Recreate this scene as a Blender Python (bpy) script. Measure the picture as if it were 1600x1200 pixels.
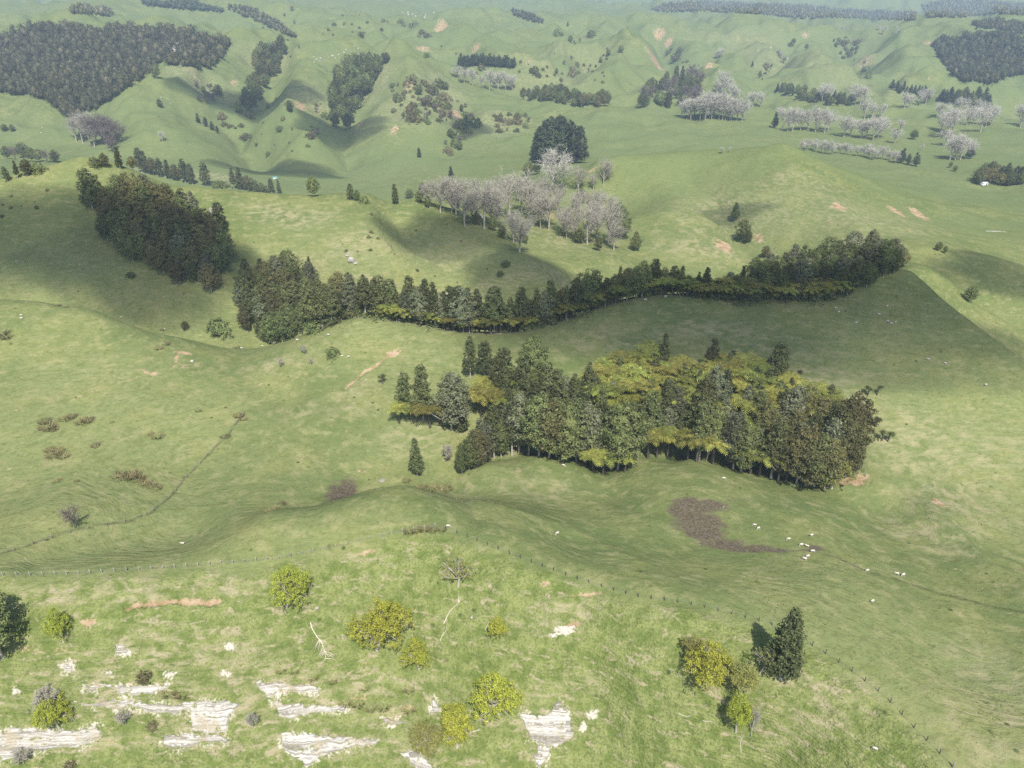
import bpy, math, random
import numpy as np

# ------------------------------------------------------------------ scene, camera, sky, sun, exposure
for o in list(bpy.data.objects):
    bpy.data.objects.remove(o, do_unlink=True)
SC = bpy.context.scene
COL = SC.collection
F = 1200.0                       # focal length in photograph pixels (1600 wide)
PITCH = math.radians(28.0)       # camera looks down by this much
CP, SP = math.cos(PITCH), math.sin(PITCH)

cam_d = bpy.data.cameras.new('camera')
cam_d.sensor_width = 36.0
cam_d.lens = 36.0 * F / 1600.0
cam_d.clip_start = 1.0
cam_d.clip_end = 60000.0
cam = bpy.data.objects.new('camera', cam_d)
cam.location = (0, 0, 0)
cam.rotation_euler = (math.radians(90) - PITCH, 0, 0)
COL.objects.link(cam)
SC.camera = cam

SUN_DIR = np.array([-0.095, 0.60, -0.80])     # way the sunlight travels
SUN_DIR /= np.linalg.norm(SUN_DIR)
SUN_EL = math.asin(-SUN_DIR[2])
world = bpy.data.worlds.new('World')
SC.world = world
world.use_nodes = True
wn = world.node_tree
for n in list(wn.nodes):
    wn.nodes.remove(n)
w_out = wn.nodes.new('ShaderNodeOutputWorld')
w_bg = wn.nodes.new('ShaderNodeBackground')
w_sky = wn.nodes.new('ShaderNodeTexSky')
w_sky.sky_type = 'NISHITA'
w_sky.sun_disc = False
w_sky.sun_elevation = SUN_EL
w_sky.sun_rotation = math.atan2(-SUN_DIR[0], -SUN_DIR[1])
w_sky.air_density = 1.0
w_sky.dust_density = 1.5
w_bg.inputs['Strength'].default_value = 0.105
wn.links.new(w_sky.outputs[0], w_bg.inputs[0])
wn.links.new(w_bg.outputs[0], w_out.inputs[0])

sun_d = bpy.data.lights.new('sun', 'SUN')
sun_d.energy = 4.4
sun_d.angle = math.radians(0.53)
sun_d.color = (1.0, 0.95, 0.86)
sun = bpy.data.objects.new('sun', sun_d)
from mathutils import Vector
sun.rotation_euler = Vector(SUN_DIR.tolist()).to_track_quat('-Z', 'Y').to_euler()
sun.location = (0, -300, 500)
COL.objects.link(sun)

SC.view_settings.view_transform = 'Standard'
SC.view_settings.look = 'None'
SC.view_settings.exposure = 0.70
SC.view_settings.gamma = 1.0
SC.cycles.use_denoising = False
SC.cycles.volume_bounces = 0
SC.cycles.max_bounces = 6
SC.cycles.transparent_max_bounces = 24

# ------------------------------------------------------------------ numeric helpers
RNG = np.random.default_rng(7)
random.seed(7)

def _hash(ix, iy, seed):
    h = (ix.astype(np.int64) * 374761393 + iy.astype(np.int64) * 668265263 + seed * 1274126177) & 0xFFFFFFFF
    h = ((h ^ (h >> 13)) * 1274126177) & 0xFFFFFFFF
    h = h ^ (h >> 16)
    return (h & 0xFFFF) / 65535.0

def vnoise(x, y, seed=0):
    ix = np.floor(x); iy = np.floor(y)
    fx = x - ix; fy = y - iy
    fx = fx * fx * fx * (fx * (fx * 6 - 15) + 10)
    fy = fy * fy * fy * (fy * (fy * 6 - 15) + 10)
    a = _hash(ix, iy, seed); b = _hash(ix + 1, iy, seed)
    c = _hash(ix, iy + 1, seed); d = _hash(ix + 1, iy + 1, seed)
    return (a + (b - a) * fx) * (1 - fy) + (c + (d - c) * fx) * fy

def fbm(x, y, octaves=4, seed=0, gain=0.5):
    s = np.zeros_like(x, dtype=float); a = 1.0; t = 0.0
    for k in range(octaves):
        s += a * (vnoise(x * 1.0 + 17.3 * k, y + 9.1 * k, seed + k) * 2 - 1)
        t += a; a *= gain; x = x * 2.03; y = y * 2.03
    return s / t

def smooth(e0, e1, x):
    t = np.clip((x - e0) / (e1 - e0), 0, 1)
    return t * t * (3 - 2 * t)

def P(px, py, d):
    """the point seen at photograph pixel (px, py) at forward distance d"""
    a = (py - 600.0) / F; b = (px - 800.0) / F
    fwd = CP - a * SP; dn = SP + a * CP
    s = d / fwd
    return (b * s, d, -dn * s)

def Q(px, d, z):
    """a point on picture column px at forward distance d and height z"""
    zc = d * CP - z * SP
    return ((px - 800.0) / F * zc, d, z)

def project(x, y, z):
    zc = y * CP - z * SP
    yc = -y * SP - z * CP
    return 800 + F * x / zc, 600 + F * yc / zc

# ------------------------------------------------------------------ terrain: crests, hollows and slopes of the real hills
CT = []
def pts(*a): CT.extend(P(*q) for q in a)
def qts(*a): CT.extend(Q(*q) for q in a)
# near bluff, facing the camera
pts((0,900,133),(150,896,135),(300,886,138),(430,876,140),(550,850,144),(640,828,147),(680,822,148),
    (760,850,142),(870,895,134),(1000,935,126),(1100,950,123),(1200,972,120),(1290,1020,112),(1380,1085,102),(1450,1160,92),(1490,1200,87),
    (0,1000,121),(200,1000,122),(400,1000,124),(620,1000,127),(800,1000,123),(1000,1040,114),(1200,1100,104),(1330,1180,93),
    (0,1100,113),(200,1100,114),(450,1100,115),(700,1100,115),(950,1120,110),(0,1200,105),(250,1200,105),(500,1200,105),(750,1200,104),(1000,1200,101),(1200,1200,97))
qts((-300,120,-130),(-300,145,-126),(-300,90,-160),(800,70,-165),(200,65,-165),(1400,60,-150),(2000,70,-118),(800,40,-175),(-600,50,-170),(2200,40,-140))
# smooth pasture on the near spur and to the right
pts((1362,938,131),(1600,1200,86),(1600,1100,101),(1500,1050,110),(1600,955,131),(1450,920,139),(1300,890,143),
    (1000,880,143),(1150,900,138),(1250,870,149),(1100,860,152),(900,850,152),
    (1150,810,167),(1000,800,168),(1100,775,177),(1250,810,168))
# spur crest
pts((430,806,156),(520,785,162),(590,768,168),(640,763,170),(700,773,168),(760,786,165),(820,803,163),(900,830,158))
qts((480,172,-131),(600,182,-132.5),(680,186,-134),(740,184,-134.5))
pts((535,771,181),(620,745,190),(560,735,193),(450,775,178),(350,810,163),(300,842,156),(180,860,149),(60,880,141),
    (130,806,162),(0,858,146),(230,800,168))
# knoll crests before the forest
pts((720,746,193),(760,722,199),(850,711,204),(905,726,200),(950,741,196),(1000,720,203),(1080,719,204),(1150,736,199),(1230,756,193),(1300,767,189),(1380,763,188),
    (850,760,188),(950,775,182),(1320,800,176),(1380,800,180))
qts((760,206,-137),(850,211,-138.5),(950,205,-139.5),(1050,211,-139.5),(1150,207,-139),(1250,201,-137.5))
# right hill flank
pts((1400,770,187),(1470,800,176),(1540,860,160),(1600,900,148),(1600,800,180),(1500,730,199),(1600,700,205),(1380,700,203),
    (1340,640,218),(1450,620,222),(1600,620,222),(1300,560,240),(1420,540,246))
# forest slope up to the main ridge
pts((660,660,213),(640,700,203),(700,690,208),(800,640,222),(900,640,224),(1000,630,224),(1100,640,222),(1200,660,216),
    (740,590,238),(900,580,242),(1050,560,246),(1200,560,244),(650,560,249),(550,560,250),(480,600,238))
# left slope
pts((450,680,209),(300,720,199),(150,720,195),(0,760,180),(0,650,212),(150,640,220),(300,640,222),(0,550,246),(100,540,252),(250,580,244),(380,600,238))
# main ridge crest
CREST = [(-120,472,274),(0,473,272),(60,476,272),(160,495,270),(300,538,266),(390,547,266),(480,525,268),(560,503,270),(640,508,270),(720,520,268),(800,522,267),(870,506,269),
    (940,481,272),(1040,462,275),(1150,475,272),(1250,478,271),(1330,468,272),(1385,432,278),(1420,432,276),(1480,480,264),(1540,525,252),(1600,570,242),(1700,640,225)]
pts(*CREST)
for (x, y, d) in CREST:
    w = P(x, y, d)
    if x < 1120:
        qts((x, d + 10, w[2] - 3.2), (x, d + 26, w[2] - 13))
pts((1180,445,292),(1280,425,296),(1360,405,300))
# dip right of the ridge and the slopes past it
for (x, y, d) in [(1420,432,276),(1480,480,264),(1540,525,252),(1600,570,242),(1700,640,225)]:
    w = P(x, y, d); qts((x, d + 8, w[2] - 4.0), (x, d + 20, w[2] - 13), (x, d + 42, w[2] - 22))
pts((1440,420,338),(1500,466,326),(1560,502,316),(1600,530,310))
pts((1465,392,376),(1500,402,376),(1545,406,374),(1600,430,366),(1540,440,352),(1600,470,342))
# left hill with the wood
pts((0,285,372),(60,268,378),(130,256,384),(200,262,388),(300,286,392),(420,299,398),(540,309,410),(600,320,412),(650,312,418),(700,342,408),(760,368,398),(830,396,386),(890,425,365),
    (0,380,338),(0,440,308),(120,430,316),(200,390,338),(300,440,322),(370,470,312),(450,400,343),(560,420,338),(600,380,364),(700,400,356),(750,440,335),(640,350,390),(350,340,366),(200,310,366),
    (850,450,328),(160,350,352))
for (x, y, d) in [(0,285,372),(60,268,378),(130,256,384),(200,262,388),(300,286,392),(420,299,398),(540,309,410),(600,320,412),(650,312,418)]:
    w = P(x, y, d); qts((x, d + 25, w[2] - 12), (x, d + 70, w[2] - 42))
qts((380,300,-147),(480,304,-146),(600,310,-147),(720,312,-147),(800,315,-147),(900,318,-147),(250,296,-141),(1000,325,-147),(1170,345,-143),(1300,350,-140))
# second spur, gully of bare poplars
pts((830,330,480),(880,345,468),(940,375,440),(980,395,420),(800,345,450),(860,385,412),(930,410,385),(700,310,520),(760,300,560),(850,290,640),(900,310,560),(960,350,480),(970,300,560),(870,265,800),(940,275,640))
# right hill
pts((960,256,575),(1010,245,580),(1080,237,580),(1180,240,580),(1250,245,580),(1310,268,565),(1360,295,545),(1460,345,500),(1000,400,420),(1100,400,420),(1200,392,420),(1300,378,424),(1400,375,420),
    (1050,320,490),(1200,310,500),(1300,330,482),(1600,400,410),(1600,355,520),(1500,355,480),(1120,360,450))
for (x, y, d) in [(960,256,575),(1010,245,580),(1080,237,580),(1180,240,580),(1250,245,580)]:
    w = P(x, y, d); qts((x, d + 50, w[2] - 12), (x, d + 130, w[2] - 34))
pts((1450,300,690),(1600,310,690),(1600,260,860),(1400,262,840),(1500,230,1000),(1350,215,1060),(1200,195,1130),(1600,200,1150),(1100,180,1180),(1450,180,1250))
# valley floor
pts((400,285,840),(480,285,870),(600,282,880),(720,262,900),(820,245,960),(350,255,900),(900,225,1040),(1000,205,1090))
qts((100,620,-178),(300,620,-182),(500,640,-190),(650,680,-192),(-300,640,-175),(2000,700,-150))
# hills across the valley
pts((250,240,930),(110,240,960),(0,250,900),(170,200,1040),(60,200,1060),(110,180,1110),(0,140,1180),(60,145,1180),(200,140,1180),(330,130,1220),(0,90,1420),(150,80,1460),(300,70,1520),
    (370,55,1640),(250,40,1750),(100,28,1900),(0,35,1900),(450,85,1480),(410,130,1280),(440,180,1130),(380,200,1050),(330,225,970),(500,230,980),(520,180,1100),(480,130,1270),
    (560,200,1060),(600,140,1240),(612,95,1370),(660,110,1360),(740,150,1290),(640,220,1010),(750,215,1040),(700,235,980),(800,190,1120),(850,172,1240),
    (560,80,1560),(520,60,1750),(460,30,2100),(350,15,2400),(700,60,1950),(640,30,2350),(780,95,1620),(860,60,2100),(900,110,1620),(900,150,1340),
    (1000,38,2450),(1040,60,2250),(960,70,2150),(1000,100,1800),(1080,130,1520),(1000,150,1380),(1150,95,1950),(1180,140,1480),(1250,110,1780),(1330,60,2350),(1400,90,1900),(1330,120,1650),(1420,150,1420),
    (1450,50,2050),(1520,38,2200),(1600,50,2000),(1480,90,1800),(1540,130,1540),(1600,140,1500),(1600,100,1700),(1250,155,1400),
    (800,20,3200),(1000,8,3900),(1200,18,3700),(1020,14,3500),(1300,24,3400),(1430,22,3600),(1450,2,4600),(600,2,3600),(200,5,2700),(1600,10,4200),(1600,24,3000),(1200,45,2800))
for (x, y, d) in [(370,55,1640),(250,40,1750),(100,28,1900),(1000,38,2450),(1520,38,2200),(612,95,1370)]:
    w = P(x, y, d); qts((x, d * 1.12, w[2] - 25))
for px in (-900, 0, 800, 1600, 2500):
    qts((px, 6500, -95), (px, 10000, -60), (px, 17000, -40))
qts((-700,300,-125),(2300,300,-120),(-800,1200,-160),(2400,1200,-170),(-800,2500,-100),(2400,2500,-100))

def broad_noise(x, y):
    r = np.hypot(x, y)
    far = smooth(650, 1700, r)
    n1 = 1 - 2 * np.abs(fbm(x / 420.0, y / 420.0, 4, 11, 0.48))
    n2 = 1 - 2 * np.abs(fbm(x / 110.0, y / 110.0, 3, 23))
    mid = smooth(300, 700, r) * (1 - smooth(9000, 12000, r))
    vfar = smooth(2300, 5000, r)
    flat = np.exp(-(((x + 120) / 330) ** 2 + ((y - 880) / 90) ** 2)) + np.exp(-(((x - 480) / 330) ** 2 + ((y - 1010) / 230) ** 2))
    n3 = 1 - 2 * np.abs(fbm(x / 190.0 + 3, y / 230.0, 3, 29))
    return (far * 40 * n1 * (1 + 1.4 * vfar) + mid * 4.0 * n2 + far * 12 * n2 + far * 20 * n3) * (1 - 0.92 * np.clip(flat, 0, 1))

CT = np.array(CT)
c_uv = np.stack([np.arctan2(CT[:, 0], CT[:, 1]), np.log(np.hypot(CT[:, 0], CT[:, 1]))], 1)
res = CT[:, 2] - broad_noise(CT[:, 0], CT[:, 1])

def kern(r2):
    return 0.5 * r2 * np.log(r2 + 1e-12)
_n = len(CT)
_d2 = ((c_uv[:, None, :] - c_uv[None, :, :]) ** 2).sum(-1)
_A = np.zeros((_n + 3, _n + 3))
_A[:_n, :_n] = kern(_d2) + np.eye(_n) * 1.2e-5
_A[:_n, _n] = 1; _A[:_n, _n + 1:] = c_uv
_A[_n:, :_n] = _A[:_n, _n:].T
_W = np.linalg.solve(_A, np.concatenate([res, np.zeros(3)]))

def rbf(u, v):
    out = np.empty(u.size)
    uu = u.ravel(); vv = v.ravel()
    for k in range(0, uu.size, 20000):
        a = uu[k:k + 20000]; b = vv[k:k + 20000]
        d2 = (a[:, None] - c_uv[None, :, 0]) ** 2 + (b[:, None] - c_uv[None, :, 1]) ** 2
        out[k:k + 20000] = kern(d2) @ _W[:_n] + _W[_n] + _W[_n + 1] * a + _W[_n + 2] * b
    return out.reshape(u.shape)

NU = 800
AZ = np.linspace(math.radians(-58), math.radians(58), NU)
LR = np.concatenate([np.linspace(math.log(30), math.log(75), 40, endpoint=False),
                     np.linspace(math.log(75), math.log(330), 440, endpoint=False),
                     np.linspace(math.log(330), math.log(2600), 330, endpoint=False),
                     np.linspace(math.log(2600), math.log(19000), 70)])
NV = len(LR)
# coarse interpolation, then upsampled
CU = np.linspace(AZ[0], AZ[-1], 300)
CV = np.concatenate([np.linspace(math.log(30), math.log(75), 20, endpoint=False),
                     np.linspace(math.log(75), math.log(2600), 260, endpoint=False),
                     np.linspace(math.log(2600), math.log(19000), 40)])
g_u, g_v = np.meshgrid(CU, CV)
_coarse = rbf(g_u, g_v)

def bil(grid, us, vs, u, v):
    i = np.clip(np.searchsorted(us, u) - 1, 0, len(us) - 2)
    j = np.clip(np.searchsorted(vs, v) - 1, 0, len(vs) - 2)
    fu = np.clip((u - us[i]) / (us[i + 1] - us[i]), 0, 1)
    fv = np.clip((v - vs[j]) / (vs[j + 1] - vs[j]), 0, 1)
    return (grid[j, i] * (1 - fu) + grid[j, i + 1] * fu) * (1 - fv) + (grid[j + 1, i] * (1 - fu) + grid[j + 1, i + 1] * fu) * fv

# cubic-smooth the upsampling along both axes
def catmull(grid, us, vs, u, v):
    i = np.clip(np.searchsorted(us, u) - 1, 1, len(us) - 3)
    j = np.clip(np.searchsorted(vs, v) - 1, 1, len(vs) - 3)
    fu = np.clip((u - us[i]) / (us[i + 1] - us[i]), 0, 1)
    fv = np.clip((v - vs[j]) / (vs[j + 1] - vs[j]), 0, 1)
    def cr(p0, p1, p2, p3, t):
        return p1 + 0.5 * t * (p2 - p0 + t * (2 * p0 - 5 * p1 + 4 * p2 - p3 + t * (3 * (p1 - p2) + p3 - p0)))
    rows = [cr(grid[j + k, i - 1], grid[j + k, i], grid[j + k, i + 1], grid[j + k, i + 2], fu) for k in (-1, 0, 1, 2)]
    return cr(*rows, fv)

GU, GV = np.meshgrid(AZ, LR)
GX = np.exp(GV) * np.sin(GU); GY = np.exp(GV) * np.cos(GU)
GZ = catmull(_coarse, CU, CV, GU, GV) + broad_noise(GX, GY)

def terr(x, y):
    x = np.asarray(x, float); y = np.asarray(y, float)
    return bil(GZ, AZ, LR, np.arctan2(x, y), np.log(np.maximum(np.hypot(x, y), 31)))

def ground_at(px, py, dmin=75, dmax=6000):
    """first point of the terrain met by the line of sight through a photograph pixel"""
    d = np.exp(np.linspace(math.log(dmin), math.log(dmax), 1500))
    a = (py - 600.0) / F; b = (px - 800.0) / F
    fwd = CP - a * SP; dn = SP + a * CP
    x = b * d / fwd; z = -dn * d / fwd
    below = np.nonzero(z < terr(x, d))[0]
    if len(below) == 0:
        return None
    k = max(below[0], 1)
    lo, hi = d[k - 1], d[k]
    for _ in range(18):
        m = 0.5 * (lo + hi)
        if -dn * m / fwd < terr(b * m / fwd, m): hi = m
        else: lo = m
    return np.array([b * hi / fwd, hi, float(terr(b * hi / fwd, hi))])

# ------------------------------------------------------------------ ground details in world space
def unproj_line(pl, dmin=75, dmax=6000):
    return np.array([g for g in (ground_at(a, b, dmin, dmax) for a, b in pl) if g is not None])

FENCE_PX = [(-60,905),(0,901),(80,899),(150,896),(230,891),(300,886),(370,881),(430,876),(500,862),(550,851),(600,838),(640,829),(680,823),
            (720,833),(760,850),(815,873),(870,895),(935,916),(1000,935),(1100,950),(1200,974),(1250,998),(1290,1022),(1335,1052),(1380,1086),(1420,1128),(1450,1160),(1490,1201),(1530,1250)]
_fw = np.array([P(a, b, 1.0) for a, b in FENCE_PX])
FENCE_W = unproj_line(FENCE_PX)
_f_az = np.arctan2(FENCE_W[:, 0], FENCE_W[:, 1]); _f_lr = np.log(np.hypot(FENCE_W[:, 0], FENCE_W[:, 1]))
_o = np.argsort(_f_az)
fence_lr = np.interp(GU, _f_az[_o], _f_lr[_o], right=math.log(60))
edge = fence_lr - GV + 0.012 * fbm(GX / 6, GY / 6, 2, 5)
rough = smooth(-0.004, 0.03, edge)
GR = np.hypot(GX, GY)

# small relief: rough bluff, sheep-trodden terracettes that follow the contours
near = 1 - smooth(260, 420, GR)
terracette = np.sin(2 * math.pi * (GZ + 0.9 * fbm(GX / 14, GY / 14, 3, 31)) / 1.15) * near
tmask = smooth(-0.05, 0.35, fbm(GX / 38, GY / 38, 2, 41)) * (1 - rough)
_tc = np.array(ground_at(1500, 850))
tmask = np.clip(tmask * 0.55 + 0.9 * np.exp(-(((GX - _tc[0]) / 26) ** 2 + ((GY - _tc[1]) / 26) ** 2)), 0, 1.2)
_t2 = np.array(ground_at(900, 860)); _t3 = np.array(ground_at(1560, 1080)); _t4 = np.array(ground_at(1400, 640))
TZONE = np.clip(sum(w_ * np.exp(-(((GX - c[0]) / r) ** 2 + ((GY - c[1]) / r) ** 2)) for c, r, w_ in ((_tc, 24, 1.0), (_t2, 13, 0.6), (_t3, 16, 0.7), (_t4, 34, 0.55))), 0, 1) * (1 - rough)
FLAT = np.clip(np.exp(-(((GX + 120) / 330) ** 2 + ((GY - 880) / 90) ** 2)) + np.exp(-(((GX - 480) / 330) ** 2 + ((GY - 1010) / 230) ** 2)), 0, 1)
RELIEF = (rough * (0.55 * fbm(GX / 4.5, GY / 4.5, 3, 51) + 0.75 * fbm(GX / 13, GY / 13, 2, 52))
          + near * (1 - rough) * 0.16 * fbm(GX / 5, GY / 5, 3, 53)
          + 0.05 * terracette * tmask * smooth(-0.3, 0.4, fbm(GX / 9, GY / 9, 2, 57)) + 0.10 * terracette * TZONE * smooth(-0.45, 0.3, fbm(GX / 7, GY / 7, 2, 59))
          + smooth(200, 500, GR) * 1.2 * fbm(GX / 22, GY / 22, 4, 54) * (1 - 0.8 * FLAT) * smooth(0, 300, GR)
          + smooth(600, 1500, GR) * (5 * fbm(GX / 75, GY / 75, 4, 55) + 8 * (0.5 - np.abs(fbm(GX / 60, GY / 60, 4, 58)) * 2)) * (1 - 0.92 * FLAT))
GZ = GZ + RELIEF

def crease(pl, width, amp, dmin=560, ex=1.25):
    """a gully (amp < 0) or a spur (amp > 0) along a line on the hills"""
    w = unproj_line(pl, dmin)
    x = GX + 0.35 * width * fbm(GX / (width * 2.2), GY / (width * 2.2), 2, 33); y = GY + 0.35 * width * fbm(GX / (width * 2.2), GY / (width * 2.2), 2, 34)
    lo = w[:, :2].min(0) - 3 * width; hi = w[:, :2].max(0) + 3 * width
    m = (GX > lo[0]) & (GX < hi[0]) & (GY > lo[1]) & (GY < hi[1])
    x = x[m]; y = y[m]; d = np.full(x.shape, 1e9)
    for a, b in zip(w[:-1], w[1:]):
        ab = b[:2] - a[:2]; L = ab @ ab + 1e-9
        t = np.clip(((x - a[0]) * ab[0] + (y - a[1]) * ab[1]) / L, 0, 1)
        d = np.minimum(d, np.hypot(x - a[0] - t * ab[0], y - a[1] - t * ab[1]))
    GZ[m] += amp * np.exp(-np.abs(d / width) ** ex)
for pl, w_, a_ in [([(470,70),(430,120),(400,160),(375,200),(400,240)],38,-17),([(590,100),(560,150),(535,200),(540,240)],40,-18),([(720,150),(735,190),(700,235)],28,-10),([(300,100),(330,140),(350,190),(390,215),(420,245)],30,-12),
                   ([(960,80),(930,110),(880,125),(830,110)],45,-16),([(1320,60),(1330,90),(1370,125),(1385,140)],50,-18),([(1240,70),(1200,110),(1180,140)],45,-14),([(1040,90),(1060,125),(1040,150)],40,-12),([(700,70),(730,105),(790,130)],40,-12),
                   ([(455,85),(470,130),(455,190),(480,235)],40,16),([(612,95),(640,150),(650,215)],50,18),([(380,65),(340,110),(200,150),(230,215)],45,10),([(1000,38),(1010,75),(980,120),(960,150)],60,22),([(1160,70),(1260,100),(1300,130),(1350,140)],60,16),
                   ([(860,60),(870,100)],60,14),([(690,45),(760,80),(800,110)],60,16),([(1050,60),(1090,110),(1120,140)],50,16),([(1400,70),(1430,110),(1460,140)],50,16),([(520,60),(560,85),(612,95)],50,12),([(1130,35),(1200,55),(1280,60)],90,20)]:
    crease(pl, w_, a_ * 1.5)
crease([(1360,446),(1385,434),(1420,435),(1480,483),(1540,528),(1600,573),(1680,633)], 8, 3.0, 150, 1.0)
crease([(1455,405),(1520,450),(1600,500)], 9, -5, 300, 1.0)
crease([(430,806),(520,785),(590,768),(640,763),(700,773),(760,786),(820,803),(900,832),(1000,880)], 8, 1.5, 100, 1.0)
crease([(1300,767),(1380,763),(1440,800),(1520,860),(1600,930)], 7, 2.0, 100, 1.0)
crease([(715,730),(705,760),(740,800)], 6, -2.2, 100, 1.0)
crease([(950,741),(965,780),(1010,800)], 7, -1.4, 100, 1.0)
crease([(390,547),(420,600),(470,680),(560,740)], 14, -2.6, 100, 1.1)
crease([(230,530),(200,620),(150,720),(60,800)], 16, 1.8, 100, 1.1)
crease([(560,503),(530,580),(480,650)], 12, 2.0, 100, 1.1)
crease([(130,256),(110,330),(60,420)], 16, 4, 290, 1.1)
crease([(1310,492),(1370,525),(1430,560),(1540,606),(1620,665)], 7, 1.6, 150)
crease([(1400,470),(1480,525),(1560,575),(1640,625)], 9, -1.8, 150)
for pl, w_, a_ in [([(610,335),(650,385),(720,435)],16,-4.5),([(545,312),(590,375),(640,440)],16,4),([(250,275),(300,330),(390,400)],16,-3),([(1080,250),(1130,320),(1190,395)],24,-6),([(1230,250),(1260,310),(1330,375)],30,5),([(450,310),(480,370),(500,420)],16,-3)]:
    crease(pl, w_, a_ * 1.9, 290)

SOIL = np.zeros_like(GX); MUD = np.zeros_like(GX); DRY = np.zeros_like(GX); PALE = np.zeros_like(GX); DARK = np.zeros_like(GX)

def blob(arr, px, py, rx, ry, s=1.0, dig=0.0):
    c = ground_at(px, py)
    if c is None: return
    a = ground_at(px, py - ry) ; b = ground_at(px, py + ry)
    rng_ = math.sqrt(c @ c)
    wx = rx * rng_ / F
    wy = max(abs(a[1] - b[1]) / 2 if (a is not None and b is not None) else wx, 0.15)
    wy = min(wy, wx * 4)
    m = (np.abs(GX - c[0]) < wx * 2.2) & (np.abs(GY - c[1]) < wy * 2.2)
    v = np.clip(1.45 - np.hypot((GX[m] - c[0]) / wx, (GY[m] - c[1]) / wy) * 0.95, 0, 1) * s
    arr[m] = np.maximum(arr[m], v)
    if dig: GZ[m] -= dig * smooth(0.2, 0.9, v)

def streak(arr, pl, wpx, s=1.0, dig=0.0):
    w = unproj_line(pl)
    if len(w) < 2: return
    R = math.sqrt((w ** 2).sum(1).mean()); ww = wpx * R / F
    lo = w[:, :2].min(0) - 3 * ww; hi = w[:, :2].max(0) + 3 * ww
    m = (GX > lo[0]) & (GX < hi[0]) & (GY > lo[1]) & (GY < hi[1])
    x = GX[m] + 0.8 * ww * fbm(GX[m] / (ww * 5), GY[m] / (ww * 5), 2, 3)
    y = GY[m] + 0.8 * ww * fbm(GX[m] / (ww * 5), GY[m] / (ww * 5), 2, 4)
    dmin = np.full(x.shape, 1e9)
    for a, b in zip(w[:-1], w[1:]):
        ab = b[:2] - a[:2]; L = (ab @ ab) + 1e-9
        t = np.clip(((x - a[0]) * ab[0] + (y - a[1]) * ab[1]) / L, 0, 1)
        dmin = np.minimum(dmin, np.hypot(x - a[0] - t * ab[0], y - a[1] - t * ab[1]))
    v = np.clip(1.5 - dmin / ww, 0, 1) * s
    arr[m] = np.maximum(arr[m], v)
    if dig: GZ[m] -= dig * smooth(0.1, 0.9, v)

for q in [(287,551,12,2.5,.9),(237,583,8,3,.8),(222,578,8,2,.7),(612,553,9,4,.95),(400,601,12,3,.55),(290,570,22,9,.35),
          (137,972,9,7,.9),(52,970,8,8,.7),(895,976,12,5),(852,912,10,2.5,.8),(1335,751,24,8,.9),(1467,786,7,10,.9),(1511,680,9,4,.6),(1310,754,12,5,.8),
          (1311,323,10,5),(1401,331,9,6),(1435,335,10,7),(1130,385,13,8),(1185,372,7,8,.8),(1426,362,5,14,.5),(1295,347,6,4,.6),(1203,398,8,4,.6),
          (640,130,7,13),(712,180,8,8),(1027,101,14,5),(1030,55,8,9),(1045,66,6,7),(470,165,6,6),(616,203,6,6),(562,193,5,4),(690,46,9,4),(1260,53,6,4),(1107,102,5,4),(745,72,7,5,.8),(660,75,12,3,.7),(825,98,10,3,.6),(1015,82,8,4,.6),
          (860,335,6,8,.8),(925,267,10,3,.8),(300,115,10,4,.6),(366,128,6,7,.7),(1448,66,4,6,.7),(1350,93,12,3,.6),(1450,123,10,2,.6),
          (575,732,26,9,.30),(890,685,10,5,.3),(540,672,7,5,.5),(810,733,7,8,.45),(1500,960,6,5,.3)]:
    blob(SOIL, *q, dig=0.12 if q[1] > 500 else 0)
for x, y in [(100,1045),(170,1050),(40,1015),(75,1018),(95,1015),(440,1080),(330,1076),(640,1105),(560,1090)]:
    blob(SOIL, x, y, 13, 5, .55)
streak(SOIL, [(198,949),(215,942),(240,940),(268,936),(290,936),(315,940),(342,939)], 3.6, 1.0, 0.7)
streak(SOIL, [(335,941),(328,946)], 3.5, 1.0, .3)
streak(SOIL, [(870,926),(900,930),(940,926)], 1.8, .9, .2)
streak(SOIL, [(622,546),(604,558),(590,570),(572,580),(556,592),(540,607)], 2.6, .95, .25)
streak(SOIL, [(280,552),(276,562),(272,575)], 2.0, .7, .1)
streak(SOIL, [(560,866),(585,861)], 2.5, .7, .1)
for p_ in ([(0,645),(25,640),(65,628),(110,625),(150,610),(190,597),(215,590)], [(545,610),(585,585),(640,535)],
           [(1450,870),(1520,900),(1600,960)], [(0,735),(60,728),(120,740)]):
    streak(SOIL, p_, 1.6, .42, .05)
streak(PALE, [(1540,361),(1572,362)], 2.0, 1.0)
streak(PALE, [(1180,82),(1240,84)], 1.0, .7)
for q in [(880,985,17,7),(868,990,12,5),(190,1015,10,8),(26,1080,7,7),(105,1042,13,7),(170,1053,10,5),(262,1053,13,5),(358,1011,8,6),(355,1053,11,4),(536,1107,8,4),(925,1117,9,7),(912,1133,6,9),(110,1105,8,5,.7)]:
    blob(PALE, *q)
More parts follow.
